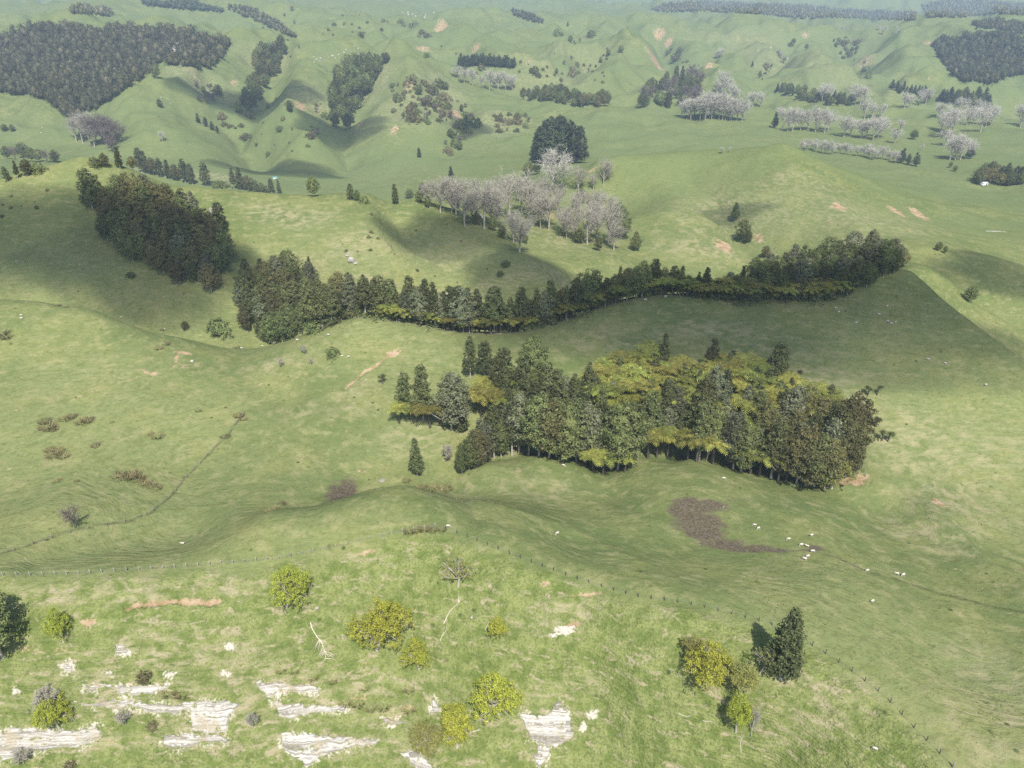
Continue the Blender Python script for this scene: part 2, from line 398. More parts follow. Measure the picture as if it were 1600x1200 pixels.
LEDGES = [
    ([(-20,1141),(50,1139),(111,1141),(159,1139),(157,1151),(135,1164),(84,1173),(34,1175),(20,1185),(-20,1195)], 'long white rock ledge at the lower left edge'),
    ([(105,1096),(145,1098),(189,1094),(236,1097),(270,1102),(297,1100),(324,1099),(371,1100),(375,1107),(358,1124),(351,1144),(334,1148),(304,1144),(297,1129),(297,1110),(270,1117),(236,1112),(202,1102),(175,1112),(145,1105)], 'long thin white ledge right of the bright yellow tree, wide at its end'),
    ([(128,1070),(189,1072),(236,1073),(267,1070),(243,1085),(202,1087),(189,1082),(162,1073),(145,1080),(132,1078)], 'short upper white ledge above the long thin one'),
    ([(255,1149),(304,1148),(338,1148),(364,1156),(354,1161),(314,1161),(297,1170),(263,1170),(251,1163)], 'low white ledge under the wide drop at the lower left'),
    ([(400,1065),(439,1067),(472,1070),(503,1075),(499,1080),(439,1082),(432,1087),(418,1090),(402,1078)], 'pale ledge uppermost in the middle left of the bluff'),
    ([(422,1095),(435,1100),(462,1102),(489,1102),(540,1104),(540,1110),(489,1114),(456,1124),(435,1119)], 'narrow pale ledge just below the uppermost middle one'),
    ([(435,1146),(472,1146),(506,1149),(540,1153),(596,1158),(587,1166),(557,1168),(530,1175),(500,1182),(480,1199),(468,1190),(455,1180),(440,1165)], 'large white ledge at the bottom left of the centre'),
    ([(812,1117),(851,1119),(874,1094),(893,1121),(893,1154),(871,1171),(824,1158),(820,1132)], 'layered pale rock slab right of the round golden tree'),
    ([(839,1163),(859,1166),(857,1181),(846,1206),(834,1185)], 'small pale slab just below the layered one'),
    ([(618,1175),(648,1171),(665,1185),(678,1204),(651,1204),(635,1185)], 'grey slab at the bottom edge below the olive-gold bush'),
    ([(671,1090),(680,1092),(688,1114),(673,1116)], 'small upright pale rock above the olive-gold bush'),
    ([(597,1124),(641,1127),(621,1134),(604,1134)], 'small flat pale rock left of the upright one'),
    ([(104,1034),(118,1046),(114,1052),(98,1044)], 'small white rock above the upper left ledge'),
    ([(178,1008),(194,1006),(200,1019),(180,1021)], 'white rock patch alone in the grass of the left bluff')]
for _p, _l in LEDGES:
    streak(PALE, _p + _p[:1], 4.0, .36)
    _cx = sum(q[0] for q in _p) / len(_p); _cy = sum(q[1] for q in _p) / len(_p); _w = max(q[0] for q in _p) - min(q[0] for q in _p)
    blob(DRY, _cx, _cy - 6, _w * .75, 16, .8); blob(SOIL, _cx + _w * .2, _cy - 9, _w * .4, 4, .42)
# mud where the sheep gather, and the wet track to it
for q in [(1080,792,32,15),(1110,790,26,10),(1090,815,38,20),(1098,832,34,15),(1065,800,20,14),(1130,850,36,9),(1170,857,38,6),(1215,860,24,4,.9),(1275,857,12,5,.9),(535,771,22,8),(545,766,14,6),(100,975,0.5,0.5,0)]:
    blob(MUD, *q, dig=0.05)
blob(MUD, 1155, 786, 30, 9, .38)
streak(MUD, [(1215,861),(1260,859),(1300,868),(1330,882),(1362,895)], 2.2, .8, .1)
streak(DARK, [(1362,895),(1420,912),(1500,935),(1600,957)], 3, .7, .05)
streak(DARK, [(380,648),(355,680),(320,715),(290,745),(262,780),(235,802),(200,815),(120,825),(50,850),(0,866)], 2.2, .7, .05)
streak(DARK, [(1310,885),(1240,868)], 1.5, .4)
streak(DARK, [(1060,862),(1120,858)], 1.5, .4)
# dry, sun-bleached grass
for q in [(560,870,60,8,.5),(150,925,120,14,.7),(330,915,90,12,.6),(60,935,50,12,.7),(880,960,60,25,.6),(1290,1100,70,50,.5),(1220,1060,50,25,.5),(330,1000,90,18,.6),(420,1045,90,14,.7),(250,1030,80,16,.7),(600,1075,70,10,.8),(700,1090,60,9,.7),(880,1080,70,14,.6),
          (1150,560,110,22,.45),(1240,600,90,25,.5),(1280,640,80,25,.55),(1100,520,110,20,.4),(960,530,90,18,.4),(1450,700,120,50,.45),(1500,780,80,30,.5),(1540,1130,70,60,.5),(1560,1060,50,60,.4),(1450,830,60,40,.5),
          (640,690,50,20,.4),(720,780,40,14,.3),(680,660,40,20,.45),(500,640,50,20,.3),(430,570,60,12,.4),(560,620,30,25,.45),(850,770,60,20,.35),
          (450,340,60,14,.6),(560,380,40,20,.6),(480,420,30,20,.6),(700,400,80,20,.4),(760,450,100,14,.6),(560,440,60,14,.6),(880,440,60,15,.5),(330,275,60,8,.6),(250,268,50,6,.6),(900,375,60,14,.5),
          (1200,330,100,30,.4),(1250,280,60,15,.4),(1120,330,40,25,.5),(1080,340,30,30,.3),(1350,340,80,20,.4),(1090,390,60,15,.5),
          (420,100,40,20,.4),(480,150,40,25,.5),(590,130,30,30,.5),(690,150,40,30,.5),(640,170,60,30,.5),(780,190,40,20,.5),(300,120,60,20,.5),(860,110,60,20,.4),(900,90,60,20,.3),(1160,60,60,15,.3),(1200,105,60,20,.3),(1320,110,50,15,.3)]:
    blob(DRY, *q)

def add_mesh(name, verts, quads=None, tris=None, mat=None, smooth_=False):
    me = bpy.data.meshes.new(name)
    verts = np.asarray(verts, np.float32).reshape(-1, 3)
    loops = []; starts = []; n = 0
    for f, k in ((quads, 4), (tris, 3)):
        if f is not None and len(f):
            f = np.asarray(f, np.int32).reshape(-1, k)
            loops.append(f.ravel()); starts.append(n + np.arange(len(f), dtype=np.int32) * k); n += f.size
    me.vertices.add(len(verts)); me.vertices.foreach_set('co', verts.ravel())
    loops = np.concatenate(loops); starts = np.concatenate(starts)
    me.loops.add(len(loops)); me.loops.foreach_set('vertex_index', loops)
    me.polygons.add(len(starts)); me.polygons.foreach_set('loop_start', starts)
    me.update(calc_edges=True)
    if smooth_:
        me.polygons.foreach_set('use_smooth', np.ones(len(starts), bool))
    if mat is not None:
        me.materials.append(mat)
    return me

# ------------------------------------------------------------------ materials
class NT:
    """small node helper"""
    def __init__(self, name):
        self.m = bpy.data.materials.new(name); self.m.use_nodes = True
        self.t = self.m.node_tree
        self.b = self.t.nodes['Principled BSDF']
        self.b.inputs['Specular IOR Level'].default_value = 0.12
        self.b.inputs['Roughness'].default_value = 0.9
    def n(self, typ, **kw):
        nd = self.t.nodes.new(typ)
        for k, v in kw.items(): setattr(nd, k, v)
        return nd
    def l(self, a, b): self.t.links.new(a, b)
    def val(self, sock, v):
        if hasattr(v, 'is_linked'): self.l(v, sock)
        else: sock.default_value = v
    def math(self, op, a, b=0.0, c=None, clamp=False):
        nd = self.n('ShaderNodeMath', operation=op); nd.use_clamp = clamp
        self.val(nd.inputs[0], a); self.val(nd.inputs[1], b)
        if c is not None: self.val(nd.inputs[2], c)
        return nd.outputs[0]
    def ramp(self, v, lo, hi):
        nd = self.n('ShaderNodeMapRange'); nd.interpolation_type = 'SMOOTHSTEP'
        self.val(nd.inputs[0], v); nd.inputs[1].default_value = lo; nd.inputs[2].default_value = hi
        return nd.outputs[0]
    def mix(self, f, a, b):
        nd = self.n('ShaderNodeMix', data_type='RGBA')
        self.val(nd.inputs[0], f)
        for s, v in ((nd.inputs[6], a), (nd.inputs[7], b)):
            if isinstance(v, tuple): s.default_value = v + (1,) if len(v) == 3 else v
            else: self.l(v, s)
        return nd.outputs[2]
    def noise(self, vec, scale, detail=3, rough=0.55, dist=0.0):
        nd = self.n('ShaderNodeTexNoise'); nd.inputs['Scale'].default_value = scale
        nd.inputs['Detail'].default_value = detail; nd.inputs['Roughness'].default_value = rough
        nd.inputs['Distortion'].default_value = dist
        if vec is not None: self.l(vec, nd.inputs['Vector'])
        return nd.outputs[0]
    def mapped(self, vec, scale):
        nd = self.n('ShaderNodeMapping'); nd.inputs['Scale'].default_value = scale
        self.l(vec, nd.inputs['Vector']); return nd.outputs[0]
    def bump(self, h, strength, dist):
        nd = self.n('ShaderNodeBump'); nd.inputs['Strength'].default_value = strength; nd.inputs['Distance'].default_value = dist
        self.l(h, nd.inputs['Height']); return nd.outputs[0]

def ground_material():
    k = NT('pasture')
    pos = k.n('ShaderNodeNewGeometry').outputs['Position']
    a1 = k.n('ShaderNodeAttribute', attribute_name='cover_a'); s1 = k.n('ShaderNodeSeparateColor'); k.l(a1.outputs['Color'], s1.inputs[0])
    a2 = k.n('ShaderNodeAttribute', attribute_name='cover_b'); s2 = k.n('ShaderNodeSeparateColor'); k.l(a2.outputs['Color'], s2.inputs[0])
    soil, mud, rough_ = s1.outputs[0], s1.outputs[1], s1.outputs[2]
    dry, pale, dark = s2.outputs[0], s2.outputs[1], s2.outputs[2]
    a3 = k.n('ShaderNodeAttribute', attribute_name='cover_c'); s3 = k.n('ShaderNodeSeparateColor'); k.l(a3.outputs['Color'], s3.inputs[0])
    n_big = k.noise(pos, 0.011, 3); n_mid = k.noise(pos, 0.055, 4, 0.6); n_sm = k.noise(pos, 0.32, 4, 0.62); n_fine = k.noise(pos, 1.9, 3, 0.6)
    streaky = k.noise(k.mapped(pos, (0.22, 0.22, 1.3)), 0.8, 4, 0.62)         # follows the contours
    fleck = k.noise(k.mapped(pos, (0.5, 0.5, 1.8)), 0.55, 3, 0.65, 0.5)
    green = k.mix(k.ramp(n_big, 0.36, 0.64), (0.114, 0.146, 0.052), (0.168, 0.196, 0.078))
    green = k.mix(k.math('MULTIPLY', k.ramp(n_mid, 0.42, 0.7), 0.55), green, (0.226, 0.228, 0.088))
    green = k.mix(k.math('MULTIPLY', k.ramp(streaky, 0.49, 0.66), 0.55), green, (0.262, 0.252, 0.122))
    green = k.mix(k.math('MULTIPLY', k.ramp(n_sm, 0.50, 0.3), 0.25), green, (0.100, 0.128, 0.040))
    n_2 = k.noise(k.mapped(pos, (0.7, 0.7, 1.6)), 0.75, 5, 0.72, 0.6)
    n_3 = k.noise(pos, 0.16, 5, 0.7, 0.8)
    green = k.mix(k.math('MULTIPLY', k.ramp(n_2, 0.50, 0.38), 0.40), green, (0.090, 0.112, 0.036))  # dark turf flecks: tiny shadows put into the grass colour
    green = k.mix(k.math('MULTIPLY', k.ramp(n_2, 0.56, 0.70), 0.45), green, (0.250, 0.242, 0.118))
    green = k.mix(k.math('MULTIPLY', k.ramp(n_3, 0.56, 0.72), 0.30), green, (0.225, 0.215, 0.105))
    green = k.mix(k.math('MULTIPLY', k.ramp(n_3, 0.46, 0.32), 0.40), green, (0.098, 0.128, 0.036))
    # the improved pasture of the valley is a deeper green
    green = k.mix(k.math('MULTIPLY', s3.outputs[0], k.ramp(n_big, 0.25, 0.60)), green, k.mix(n_3, (0.094, 0.134, 0.048), (0.158, 0.186, 0.078)))
    # rank, tussocky grass of the bluff
    lush = k.mix(k.ramp(n_sm, 0.36, 0.62), (0.118, 0.156, 0.042), (0.205, 0.230, 0.084))
    lush = k.mix(k.ramp(fleck, 0.53, 0.68), lush, (0.300, 0.270, 0.165))
    lush = k.mix(k.math('MULTIPLY', k.ramp(n_fine, 0.56, 0.36), 0.5), lush, (0.080, 0.104, 0.028))
    col = k.mix(rough_, green, lush)
    # bleached grass
    dm = k.math('MULTIPLY', dry, k.ramp(k.math('ADD', k.math('MULTIPLY', fleck, 0.6), k.math('MULTIPLY', streaky, 0.5)), 0.46, 0.66))
    col = k.mix(dm, col, (0.320, 0.286, 0.178))
    # scattered dark specks: small shadows of the sward painted into its colour
    vor = k.n('ShaderNodeTexVoronoi'); vor.inputs['Scale'].default_value = 0.22; k.l(pos, vor.inputs['Vector'])
    col = k.mix(k.math('MULTIPLY', k.ramp(vor.outputs['Distance'], 0.16, 0.06), k.ramp(n_mid, 0.5, 0.62)), col, (0.060, 0.080, 0.026))
    col = k.mix(k.math('MULTIPLY', dark, k.ramp(n_sm, 0.3, 0.6)), col, (0.058, 0.062, 0.026))
    def edge(mask, amp=4.2, lo=0.36, hi=0.86):
        return k.math('MULTIPLY', k.ramp(mask, 0.04, 0.22), k.ramp(k.math('ADD', mask, k.math('MULTIPLY', k.math('SUBTRACT', k.math('ADD', k.math('MULTIPLY', n_sm, 0.6), k.math('MULTIPLY', n_fine, 0.4)), 0.5), amp)), lo, hi))
    mudc = k.mix(k.ramp(n_fine, 0.35, 0.65), (0.066, 0.052, 0.036), (0.140, 0.116, 0.084))
    col = k.mix(k.math('MULTIPLY', edge(mud, 2.4, 0.25, 0.8), 0.95), col, mudc)
    soilc = k.mix(k.ramp(n_sm, 0.35, 0.65), (0.26, 0.165, 0.090), (0.37, 0.285, 0.185))
    col = k.mix(edge(soil), col, soilc)
    col = k.mix(edge(pale), col, k.mix(n_fine, (0.36, 0.325, 0.265), (0.56, 0.53, 0.46)))
    k.l(col, k.b.inputs['Base Color'])
    k.b.inputs['Roughness'].default_value = 1.0
    k.b.inputs['Specular IOR Level'].default_value = 0.0
    # relief too fine for the mesh
    tread = k.noise(k.mapped(pos, (0.10, 0.10, 2.1)), 1.0, 4, 0.6, 0.4)
    h = k.math('ADD', k.math('MULTIPLY', tread, k.math('MULTIPLY', k.ramp(n_big, 0.38, 0.62), 1.0)),
               k.math('ADD', k.math('MULTIPLY', n_sm, k.math('ADD', k.math('MULTIPLY', rough_, 0.9), 0.5)),
                      k.math('ADD', k.math('MULTIPLY', n_2, 0.5), k.math('MULTIPLY', n_fine, k.math('ADD', k.math('MULTIPLY', rough_, 0.35), 0.15)))))
    k.l(k.bump(h, 0.9, 0.75), k.b.inputs['Normal'])
    return k.m

def leaf_material(name, dark, light, tip=None, trans=0.25, rough_=0.75, patch=11.0, vary=0.026, vr=0.75):
    k = NT(name)
    geo = k.n('ShaderNodeNewGeometry'); oi = k.n('ShaderNodeObjectInfo')
    r = geo.outputs['Random Per Island']
    tco = k.n('ShaderNodeTexCoord').outputs['Object']
    f = k.math('ADD', k.math('MULTIPLY', k.ramp(k.noise(tco, patch, 2, 0.5), 0.34, 0.66), 0.62), k.math('MULTIPLY', r, 0.38))
    col = k.mix(f, dark, light)
    if tip: col = k.mix(k.math('MULTIPLY', k.ramp(r, 0.86, 1.0), 0.6), col, tip)
    hs = k.n('ShaderNodeHueSaturation')
    k.val(hs.inputs['Hue'], k.math('ADD', k.math('MULTIPLY', k.math('SUBTRACT', oi.outputs['Random'], 0.5), vary), 0.508))
    k.val(hs.inputs['Value'], k.math('ADD', k.math('MULTIPLY', k.math('FRACT', k.math('MULTIPLY', oi.outputs['Random'], 7.31)), vr), 1.03 - vr / 2))
    k.val(hs.inputs['Saturation'], 0.95)
    k.l(col, hs.inputs['Color']); col = hs.outputs[0]
    k.l(col, k.b.inputs['Base Color']); k.b.inputs['Roughness'].default_value = rough_
    k.b.inputs['Specular IOR Level'].default_value = 0.25
    if trans:
        tr = k.n('ShaderNodeBsdfTranslucent'); k.l(col, tr.inputs[0])
        mx = k.n('ShaderNodeMixShader'); mx.inputs[0].default_value = trans
        k.l(k.b.outputs[0], mx.inputs[1]); k.l(tr.outputs[0], mx.inputs[2])
        k.l(mx.outputs[0], k.t.nodes['Material Output'].inputs[0])
    return k.m

def bark_material(name, a, b):
    k = NT(name)
    tc = k.n('ShaderNodeTexCoord').outputs['Object']
    n1 = k.noise(k.mapped(tc, (60, 60, 12)), 1.0, 4, 0.6)
    k.l(k.mix(k.ramp(n1, 0.3, 0.7), a, b), k.b.inputs['Base Color'])
    k.l(k.bump(n1, 0.5, 0.02), k.b.inputs['Normal'])
    return k.m

M_GROUND = ground_material()
M_BARK = bark_material('pale_bark', (0.24, 0.21, 0.17), (0.46, 0.43, 0.38))
M_DBARK = bark_material('dark_bark', (0.055, 0.045, 0.035), (0.13, 0.11, 0.09))
M_TWIG = bark_material('grey_twigs', (0.235, 0.218, 0.175), (0.40, 0.38, 0.32))
M_PTWIG = bark_material('pale_twigs', (0.32, 0.305, 0.255), (0.52, 0.505, 0.445))
M_BTWIG = bark_material('brown_twigs', (0.10, 0.080, 0.072), (0.21, 0.175, 0.16))
M_DEAD = bark_material('bleached_wood', (0.42, 0.38, 0.31), (0.66, 0.61, 0.52))
M_CONE = leaf_material('conifer_leaf', (0.061, 0.072, 0.023), (0.143, 0.156, 0.054), (0.205, 0.218, 0.115))
M_BROAD = leaf_material('broad_leaf', (0.075, 0.096, 0.026), (0.176, 0.198, 0.065), (0.247, 0.234, 0.111))
M_OLIVE = leaf_material('olive_leaf', (0.073, 0.073, 0.023), (0.182, 0.166, 0.062), (0.247, 0.215, 0.098))
M_GREY = leaf_material('grey_leaf', (0.096, 0.108, 0.053), (0.204, 0.216, 0.118), (0.288, 0.282, 0.180))
M_GOLD = leaf_material('golden_leaf', (0.260, 0.283, 0.026), (0.531, 0.543, 0.065), (0.661, 0.637, 0.106), 0.42, vr=0.25)
M_GOLDB = leaf_material('rusty_golden_leaf', (0.196, 0.198, 0.046), (0.391, 0.380, 0.109), (0.506, 0.460, 0.161), 0.4, vr=0.25)
M_FERN = leaf_material('fern_frond', (0.131, 0.150, 0.027), (0.338, 0.331, 0.065), (0.475, 0.413, 0.100), 0.40, vary=0.055)
M_PINE = leaf_material('pine_needle', (0.026, 0.038, 0.019), (0.070, 0.086, 0.043), None, 0.1)
M_WOOD = leaf_material('far_wood_leaf', (0.053, 0.058, 0.024), (0.144, 0.139, 0.067), (0.210, 0.186, 0.114), patch=0.085)
M_SCRUB = leaf_material('scrub_leaf', (0.09, 0.085, 0.036), (0.20, 0.175, 0.085), (0.28, 0.23, 0.13))
M_RUSH = leaf_material('rush_blade', (0.10, 0.082, 0.035), (0.26, 0.215, 0.10), (0.34, 0.30, 0.16), 0.2)
M_TUFT = leaf_material('grass_blade', (0.085, 0.120, 0.024), (0.235, 0.245, 0.10), (0.34, 0.31, 0.17), 0.3, patch=0.4)

def tag(o, label=None, cat=None, group=None, kind=None):
    if label: o['label'] = label
    if cat: o['category'] = cat
    if group: o['group'] = group
    if kind: o['kind'] = kind
    return o

def link(name, me, parent=None):
    o = bpy.data.objects.new(name, me); COL.objects.link(o)
    if parent is not None: o.parent = parent
    return o

def thing(name, loc, label, cat, group=None):
    o = bpy.data.objects.new(name, None); COL.objects.link(o)
    o.empty_display_size = 0.3
    o.location = loc
    return tag(o, label, cat, group)

# ------------------------------------------------------------------ the ground sheet
_idx = np.arange(NU * NV).reshape(NV, NU)
g_me = add_mesh('ground', np.stack([GX, GY, GZ], -1), np.stack([_idx[:-1, :-1], _idx[:-1, 1:], _idx[1:, 1:], _idx[1:, :-1]], -1), None, M_GROUND, True)
for nm, ch in (('cover_a', (SOIL, MUD, rough)), ('cover_b', (DRY, PALE, DARK)), ('cover_c', (smooth(380, 700, GR), GR * 0, GR * 0))):
    at = g_me.attributes.new(nm, 'FLOAT_COLOR', 'POINT')
    at.data.foreach_set('color', np.stack([*ch, np.ones_like(GX)], -1).astype(np.float32).ravel())
ground = link('ground', g_me); tag(ground, kind='structure')

# ------------------------------------------------------------------ plant builders (unit height, base at the origin)
def unit(v):
    return v / (np.linalg.norm(v, axis=-1, keepdims=True) + 1e-9)

def leaves(C, N, S, rng, aspect=0.62, tilt=0.9):
    """one four-cornered leaf per centre, facing roughly along N"""
    n = len(C)
    N = unit(N + tilt * rng.normal(size=(n, 3)))
    T = unit(np.cross(N, rng.normal(size=(n, 3))))
    B = np.cross(N, T)
    S = np.broadcast_to(np.asarray(S, float), (n,))[:, None]
    V = np.stack([C + T * S, C + B * S * aspect, C - T * S, C - B * S * aspect], 1).reshape(-1, 3)
    return V, np.arange(4 * n).reshape(-1, 4)

def tube(path, rad, sides=5):
    path = np.asarray(path, float); n = len(path)
    d = unit(np.gradient(path, axis=0))
    ref = np.array([0.31, 0.87, 0.17])
    a = unit(np.cross(d, ref)); b = np.cross(d, a)
    th = np.arange(sides) * 2 * math.pi / sides
    V = (path[:, None, :] + np.asarray(rad)[:, None, None] * (np.cos(th)[None, :, None] * a[:, None, :] + np.sin(th)[None, :, None] * b[:, None, :])).reshape(-1, 3)
    q = []
    for i in range(n - 1):
        for j in range(sides):
            q.append((i * sides + j, i * sides + (j + 1) % sides, (i + 1) * sides + (j + 1) % sides, (i + 1) * sides + j))
    return V, np.array(q)

class Geo:
    def __init__(self): self.v = []; self.q = []; self.n = 0
    def add(self, vq):
        V, q = vq
        self.v.append(V); self.q.append(np.asarray(q) + self.n); self.n += len(V); return self
    def arrays(self): return np.concatenate(self.v), np.concatenate(self.q)
    def mesh(self, name, mat, smooth_=False):
        V, q = self.arrays(); return add_mesh(name, V, q, None, mat, smooth_)

def core(profile, z0, z1, rng, k=0.72, seg=9, rings=8, cx=0, cy=0):
    """dense inner body of a crown, so that light does not pass straight through"""
    V = []; q = []
    for i in range(rings):
        t = i / (rings - 1); z = z0 + (z1 - z0) * t
        for j in range(seg):
            a = 2 * math.pi * j / seg
            r = profile(t) * k * (0.8 + 0.4 * rng.random()) + 0.002
            V.append((cx + r * math.cos(a), cy + r * math.sin(a), z + 0.02 * rng.normal()))
    for i in range(rings - 1):
        for j in range(seg):
            q.append((i * seg + j, i * seg + (j + 1) % seg, (i + 1) * seg + (j + 1) % seg, (i + 1) * seg + j))
    return np.array(V), np.array(q)

def clumped(profile, z0, z1, nclump, nleaf, size, cl_r, rng, up=0.35, aspect=0.62, lop=0.0):
    """leaf clumps over the crown's shell: lumps, gaps and an uneven outline"""
    w = np.array([profile(t) + 0.02 for t in np.linspace(0, 1, 60)]); cdf = np.cumsum(w) / w.sum()
    t = np.interp(rng.random(nclump), cdf, np.linspace(0, 1, 60))
    a = rng.random(nclump) * 2 * math.pi
    ph = rng.random(4) * 6.28
    lump = 1 + 0.16 * np.sin(3 * a + 7 * t + ph[0]) + 0.12 * np.sin(5 * a - 13 * t + ph[1]) + lop * np.sin(a + ph[2])
    r = np.array([profile(x) for x in t]) * lump * (0.62 + 0.44 * rng.random(nclump) ** 0.6)
    c = np.stack([r * np.cos(a), r * np.sin(a), z0 + (z1 - z0) * t], 1)
    out = unit(np.stack([np.cos(a), np.sin(a), up + 0 * a], 1))
    cr = cl_r * (0.6 + 0.8 * rng.random(nclump))
    off = rng.normal(size=(nclump, nleaf, 3)); off = unit(off) * rng.random((nclump, nleaf, 1)) ** 0.4
    off[..., 2] *= 0.75
    C = c[:, None, :] + off * cr[:, None, None]
    N = unit(off) + 0.9 * out[:, None, :]
    S = size * (0.6 + 0.8 * rng.random((nclump, nleaf)))
    return leaves(C.reshape(-1, 3), N.reshape(-1, 3), S.ravel(), rng, aspect)

def trunk_geo(h, r0, r1, rng, bend=0.02, limbs=0, spread=0.12, z_l=0.3, rise=0.25):
    g = Geo(); zs = np.linspace(-0.03, h, 6)
    bx = bend * np.cumsum(rng.normal(size=6)) * np.linspace(0, 1, 6); by = bend * np.cumsum(rng.normal(size=6)) * np.linspace(0, 1, 6)
    path = np.stack([bx, by, zs], 1)
    g.add(tube(path, np.linspace(r0, r1, 6), 6))
    for i in range(limbs):
        t = z_l + (0.95 - z_l) * rng.random(); a = rng.random() * 6.28
        p0 = np.array([np.interp(t * h, zs, bx), np.interp(t * h, zs, by), t * h])
        L = spread * (1.25 - t) * (0.7 + 0.6 * rng.random())
        p1 = p0 + np.array([math.cos(a) * L * 0.55, math.sin(a) * L * 0.55, rise * L])
        p2 = p0 + np.array([math.cos(a) * L, math.sin(a) * L, rise * L * 2.4])
        rr = r0 * (1 - t) * 0.55 + r1 * 0.5
        g.add(tube([p0, p1, p2], [rr, rr * 0.7, rr * 0.3], 4))
    return g

def k_cone(i, z_add=0.0):
    rng = np.random.default_rng(100 + i + int(z_add * 1000))
    sharp = [0.85, 1.15, 0.7, 1.3, 1.0, 0.9][i % 6]
    wid = [0.17, 0.14, 0.20, 0.13, 0.155, 0.185][i % 6]
    pr = lambda t: wid * min(1, (t / 0.16) ** 0.6 if t > 0 else 0) * max(1 - t, 0) ** (0.55 * sharp) * 1.05
    z0 = [0.16, 0.10, 0.14, 0.22, 0.09, 0.18][i % 6] + z_add
    g = Geo().add(core(pr, z0 + 0.05, 0.90, rng, 0.42)).add(clumped(pr, z0, 1.0, 210, 26, 0.0125, 0.042, rng, 0.5))
    tr = trunk_geo(0.85, 0.019, 0.004, rng, 0.004, 8, 0.16, (z0 + 0.12) / 0.85, 0.2)
    return tr.mesh('trunk', M_BARK, True), g.mesh('crown', M_CONE)

def k_broad(i, mat=None, wid=0.30):
    rng = np.random.default_rng(200 + i)
    w = wid * [0.9, 1.08, 0.72, 0.84, 0.98][i % 5]
    pr = lambda t: w * math.sin(math.pi * min(max(t, 0), 1) ** 0.72) ** 0.62 if 0 < t < 1 else 0.0
    g = Geo().add(core(pr, 0.24, 0.90, rng, 0.5)).add(clumped(pr, 0.17, 1.0, 250, 26, 0.0140, 0.056, rng, 0.6, 0.62, 0.12))
    tr = trunk_geo(0.8, 0.020, 0.006, rng, 0.012, 9, 0.3, 0.2, 0.35)
    return tr.mesh('trunk', M_BARK, True), g.mesh('crown', mat or M_BROAD)

def k_pine(i):
    rng = np.random.default_rng(300 + i)
    w = [0.21, 0.25, 0.18][i % 3]
    pr = lambda t: w * min(1, t / 0.14) * max(1 - t, 0) ** 0.62 if t > 0 else 0.0
    g = Geo().add(core(pr, 0.15, 0.90, rng, 0.5)).add(clumped(pr, 0.08, 1.0, 130, 14, 0.022, 0.055, rng, 0.5))
    return trunk_geo(0.8, 0.014, 0.004, rng, 0.004).mesh('trunk', M_DBARK, True), g.mesh('crown', M_PINE)

def k_golden(i, mat=None, sparse=1.0, lobes=None):
    rng = np.random.default_rng(400 + i)
    gt = Geo(); gc = Geo()
    top = 0.24 + 0.1 * rng.random()
    lean = 0.06 * rng.normal(size=2)
    gt.add(tube([(0, 0, -0.03), (lean[0] * 0.5, lean[1] * 0.5, top * 0.5), (lean[0], lean[1], top)], [0.034, 0.026, 0.022], 7))
    n = lobes or 12
    gl = Geo()
    for k in range(n):
        a = 6.28 * k / n * 5 + 0.5 * rng.random(); el = 0.30 + 1.05 * rng.random()
        L = (0.26 + 0.22 * rng.random())
        c = np.array([lean[0] + math.cos(a) * math.cos(el) * L, lean[1] + math.sin(a) * math.cos(el) * L, min(top + math.sin(el) * L, 0.80)])
        if k == 0: c = np.array([lean[0], lean[1], 0.80])
        mid = 0.5 * (c + np.array([lean[0], lean[1], top])) + 0.03 * rng.normal(size=3)
        gl.add(tube([(lean[0] * .8, lean[1] * .8, top * 0.8), mid, c, c + 0.10 * unit(c - mid)], [0.018, 0.013, 0.008, 0.003], 5))
        R = 0.17 + 0.06 * rng.random()
        # twigs in the lobe
        for _ in range(5):
            e = c + R * 0.9 * unit(rng.normal(size=3) + np.array([0, 0, 0.4]))
            gl.add(tube([mid, 0.5 * (mid + e) + 0.02 * rng.normal(size=3), e], [0.007, 0.005, 0.002], 4))
        nc = int(34 * sparse)
        d = unit(rng.normal(size=(nc, 3)) + np.array([0, 0, 0.35]))
        cc = c + d * R * (0.55 + 0.5 * rng.random((nc, 1)))
        off = unit(rng.normal(size=(nc, 26, 3))) * rng.random((nc, 26, 1)) ** 0.4 * 0.05
        C = (cc[:, None, :] + off).reshape(-1, 3)
        N = (d[:, None, :] + unit(off) * 0.8).reshape(-1, 3)
        gc.add(leaves(C, N, 0.0135 * (0.6 + 0.8 * rng.random(len(C))), rng, 0.6))
    return gt.mesh('trunk', M_BARK, True), gc.mesh('crown', mat or M_GOLD), gl.mesh('limbs', M_BARK, True)

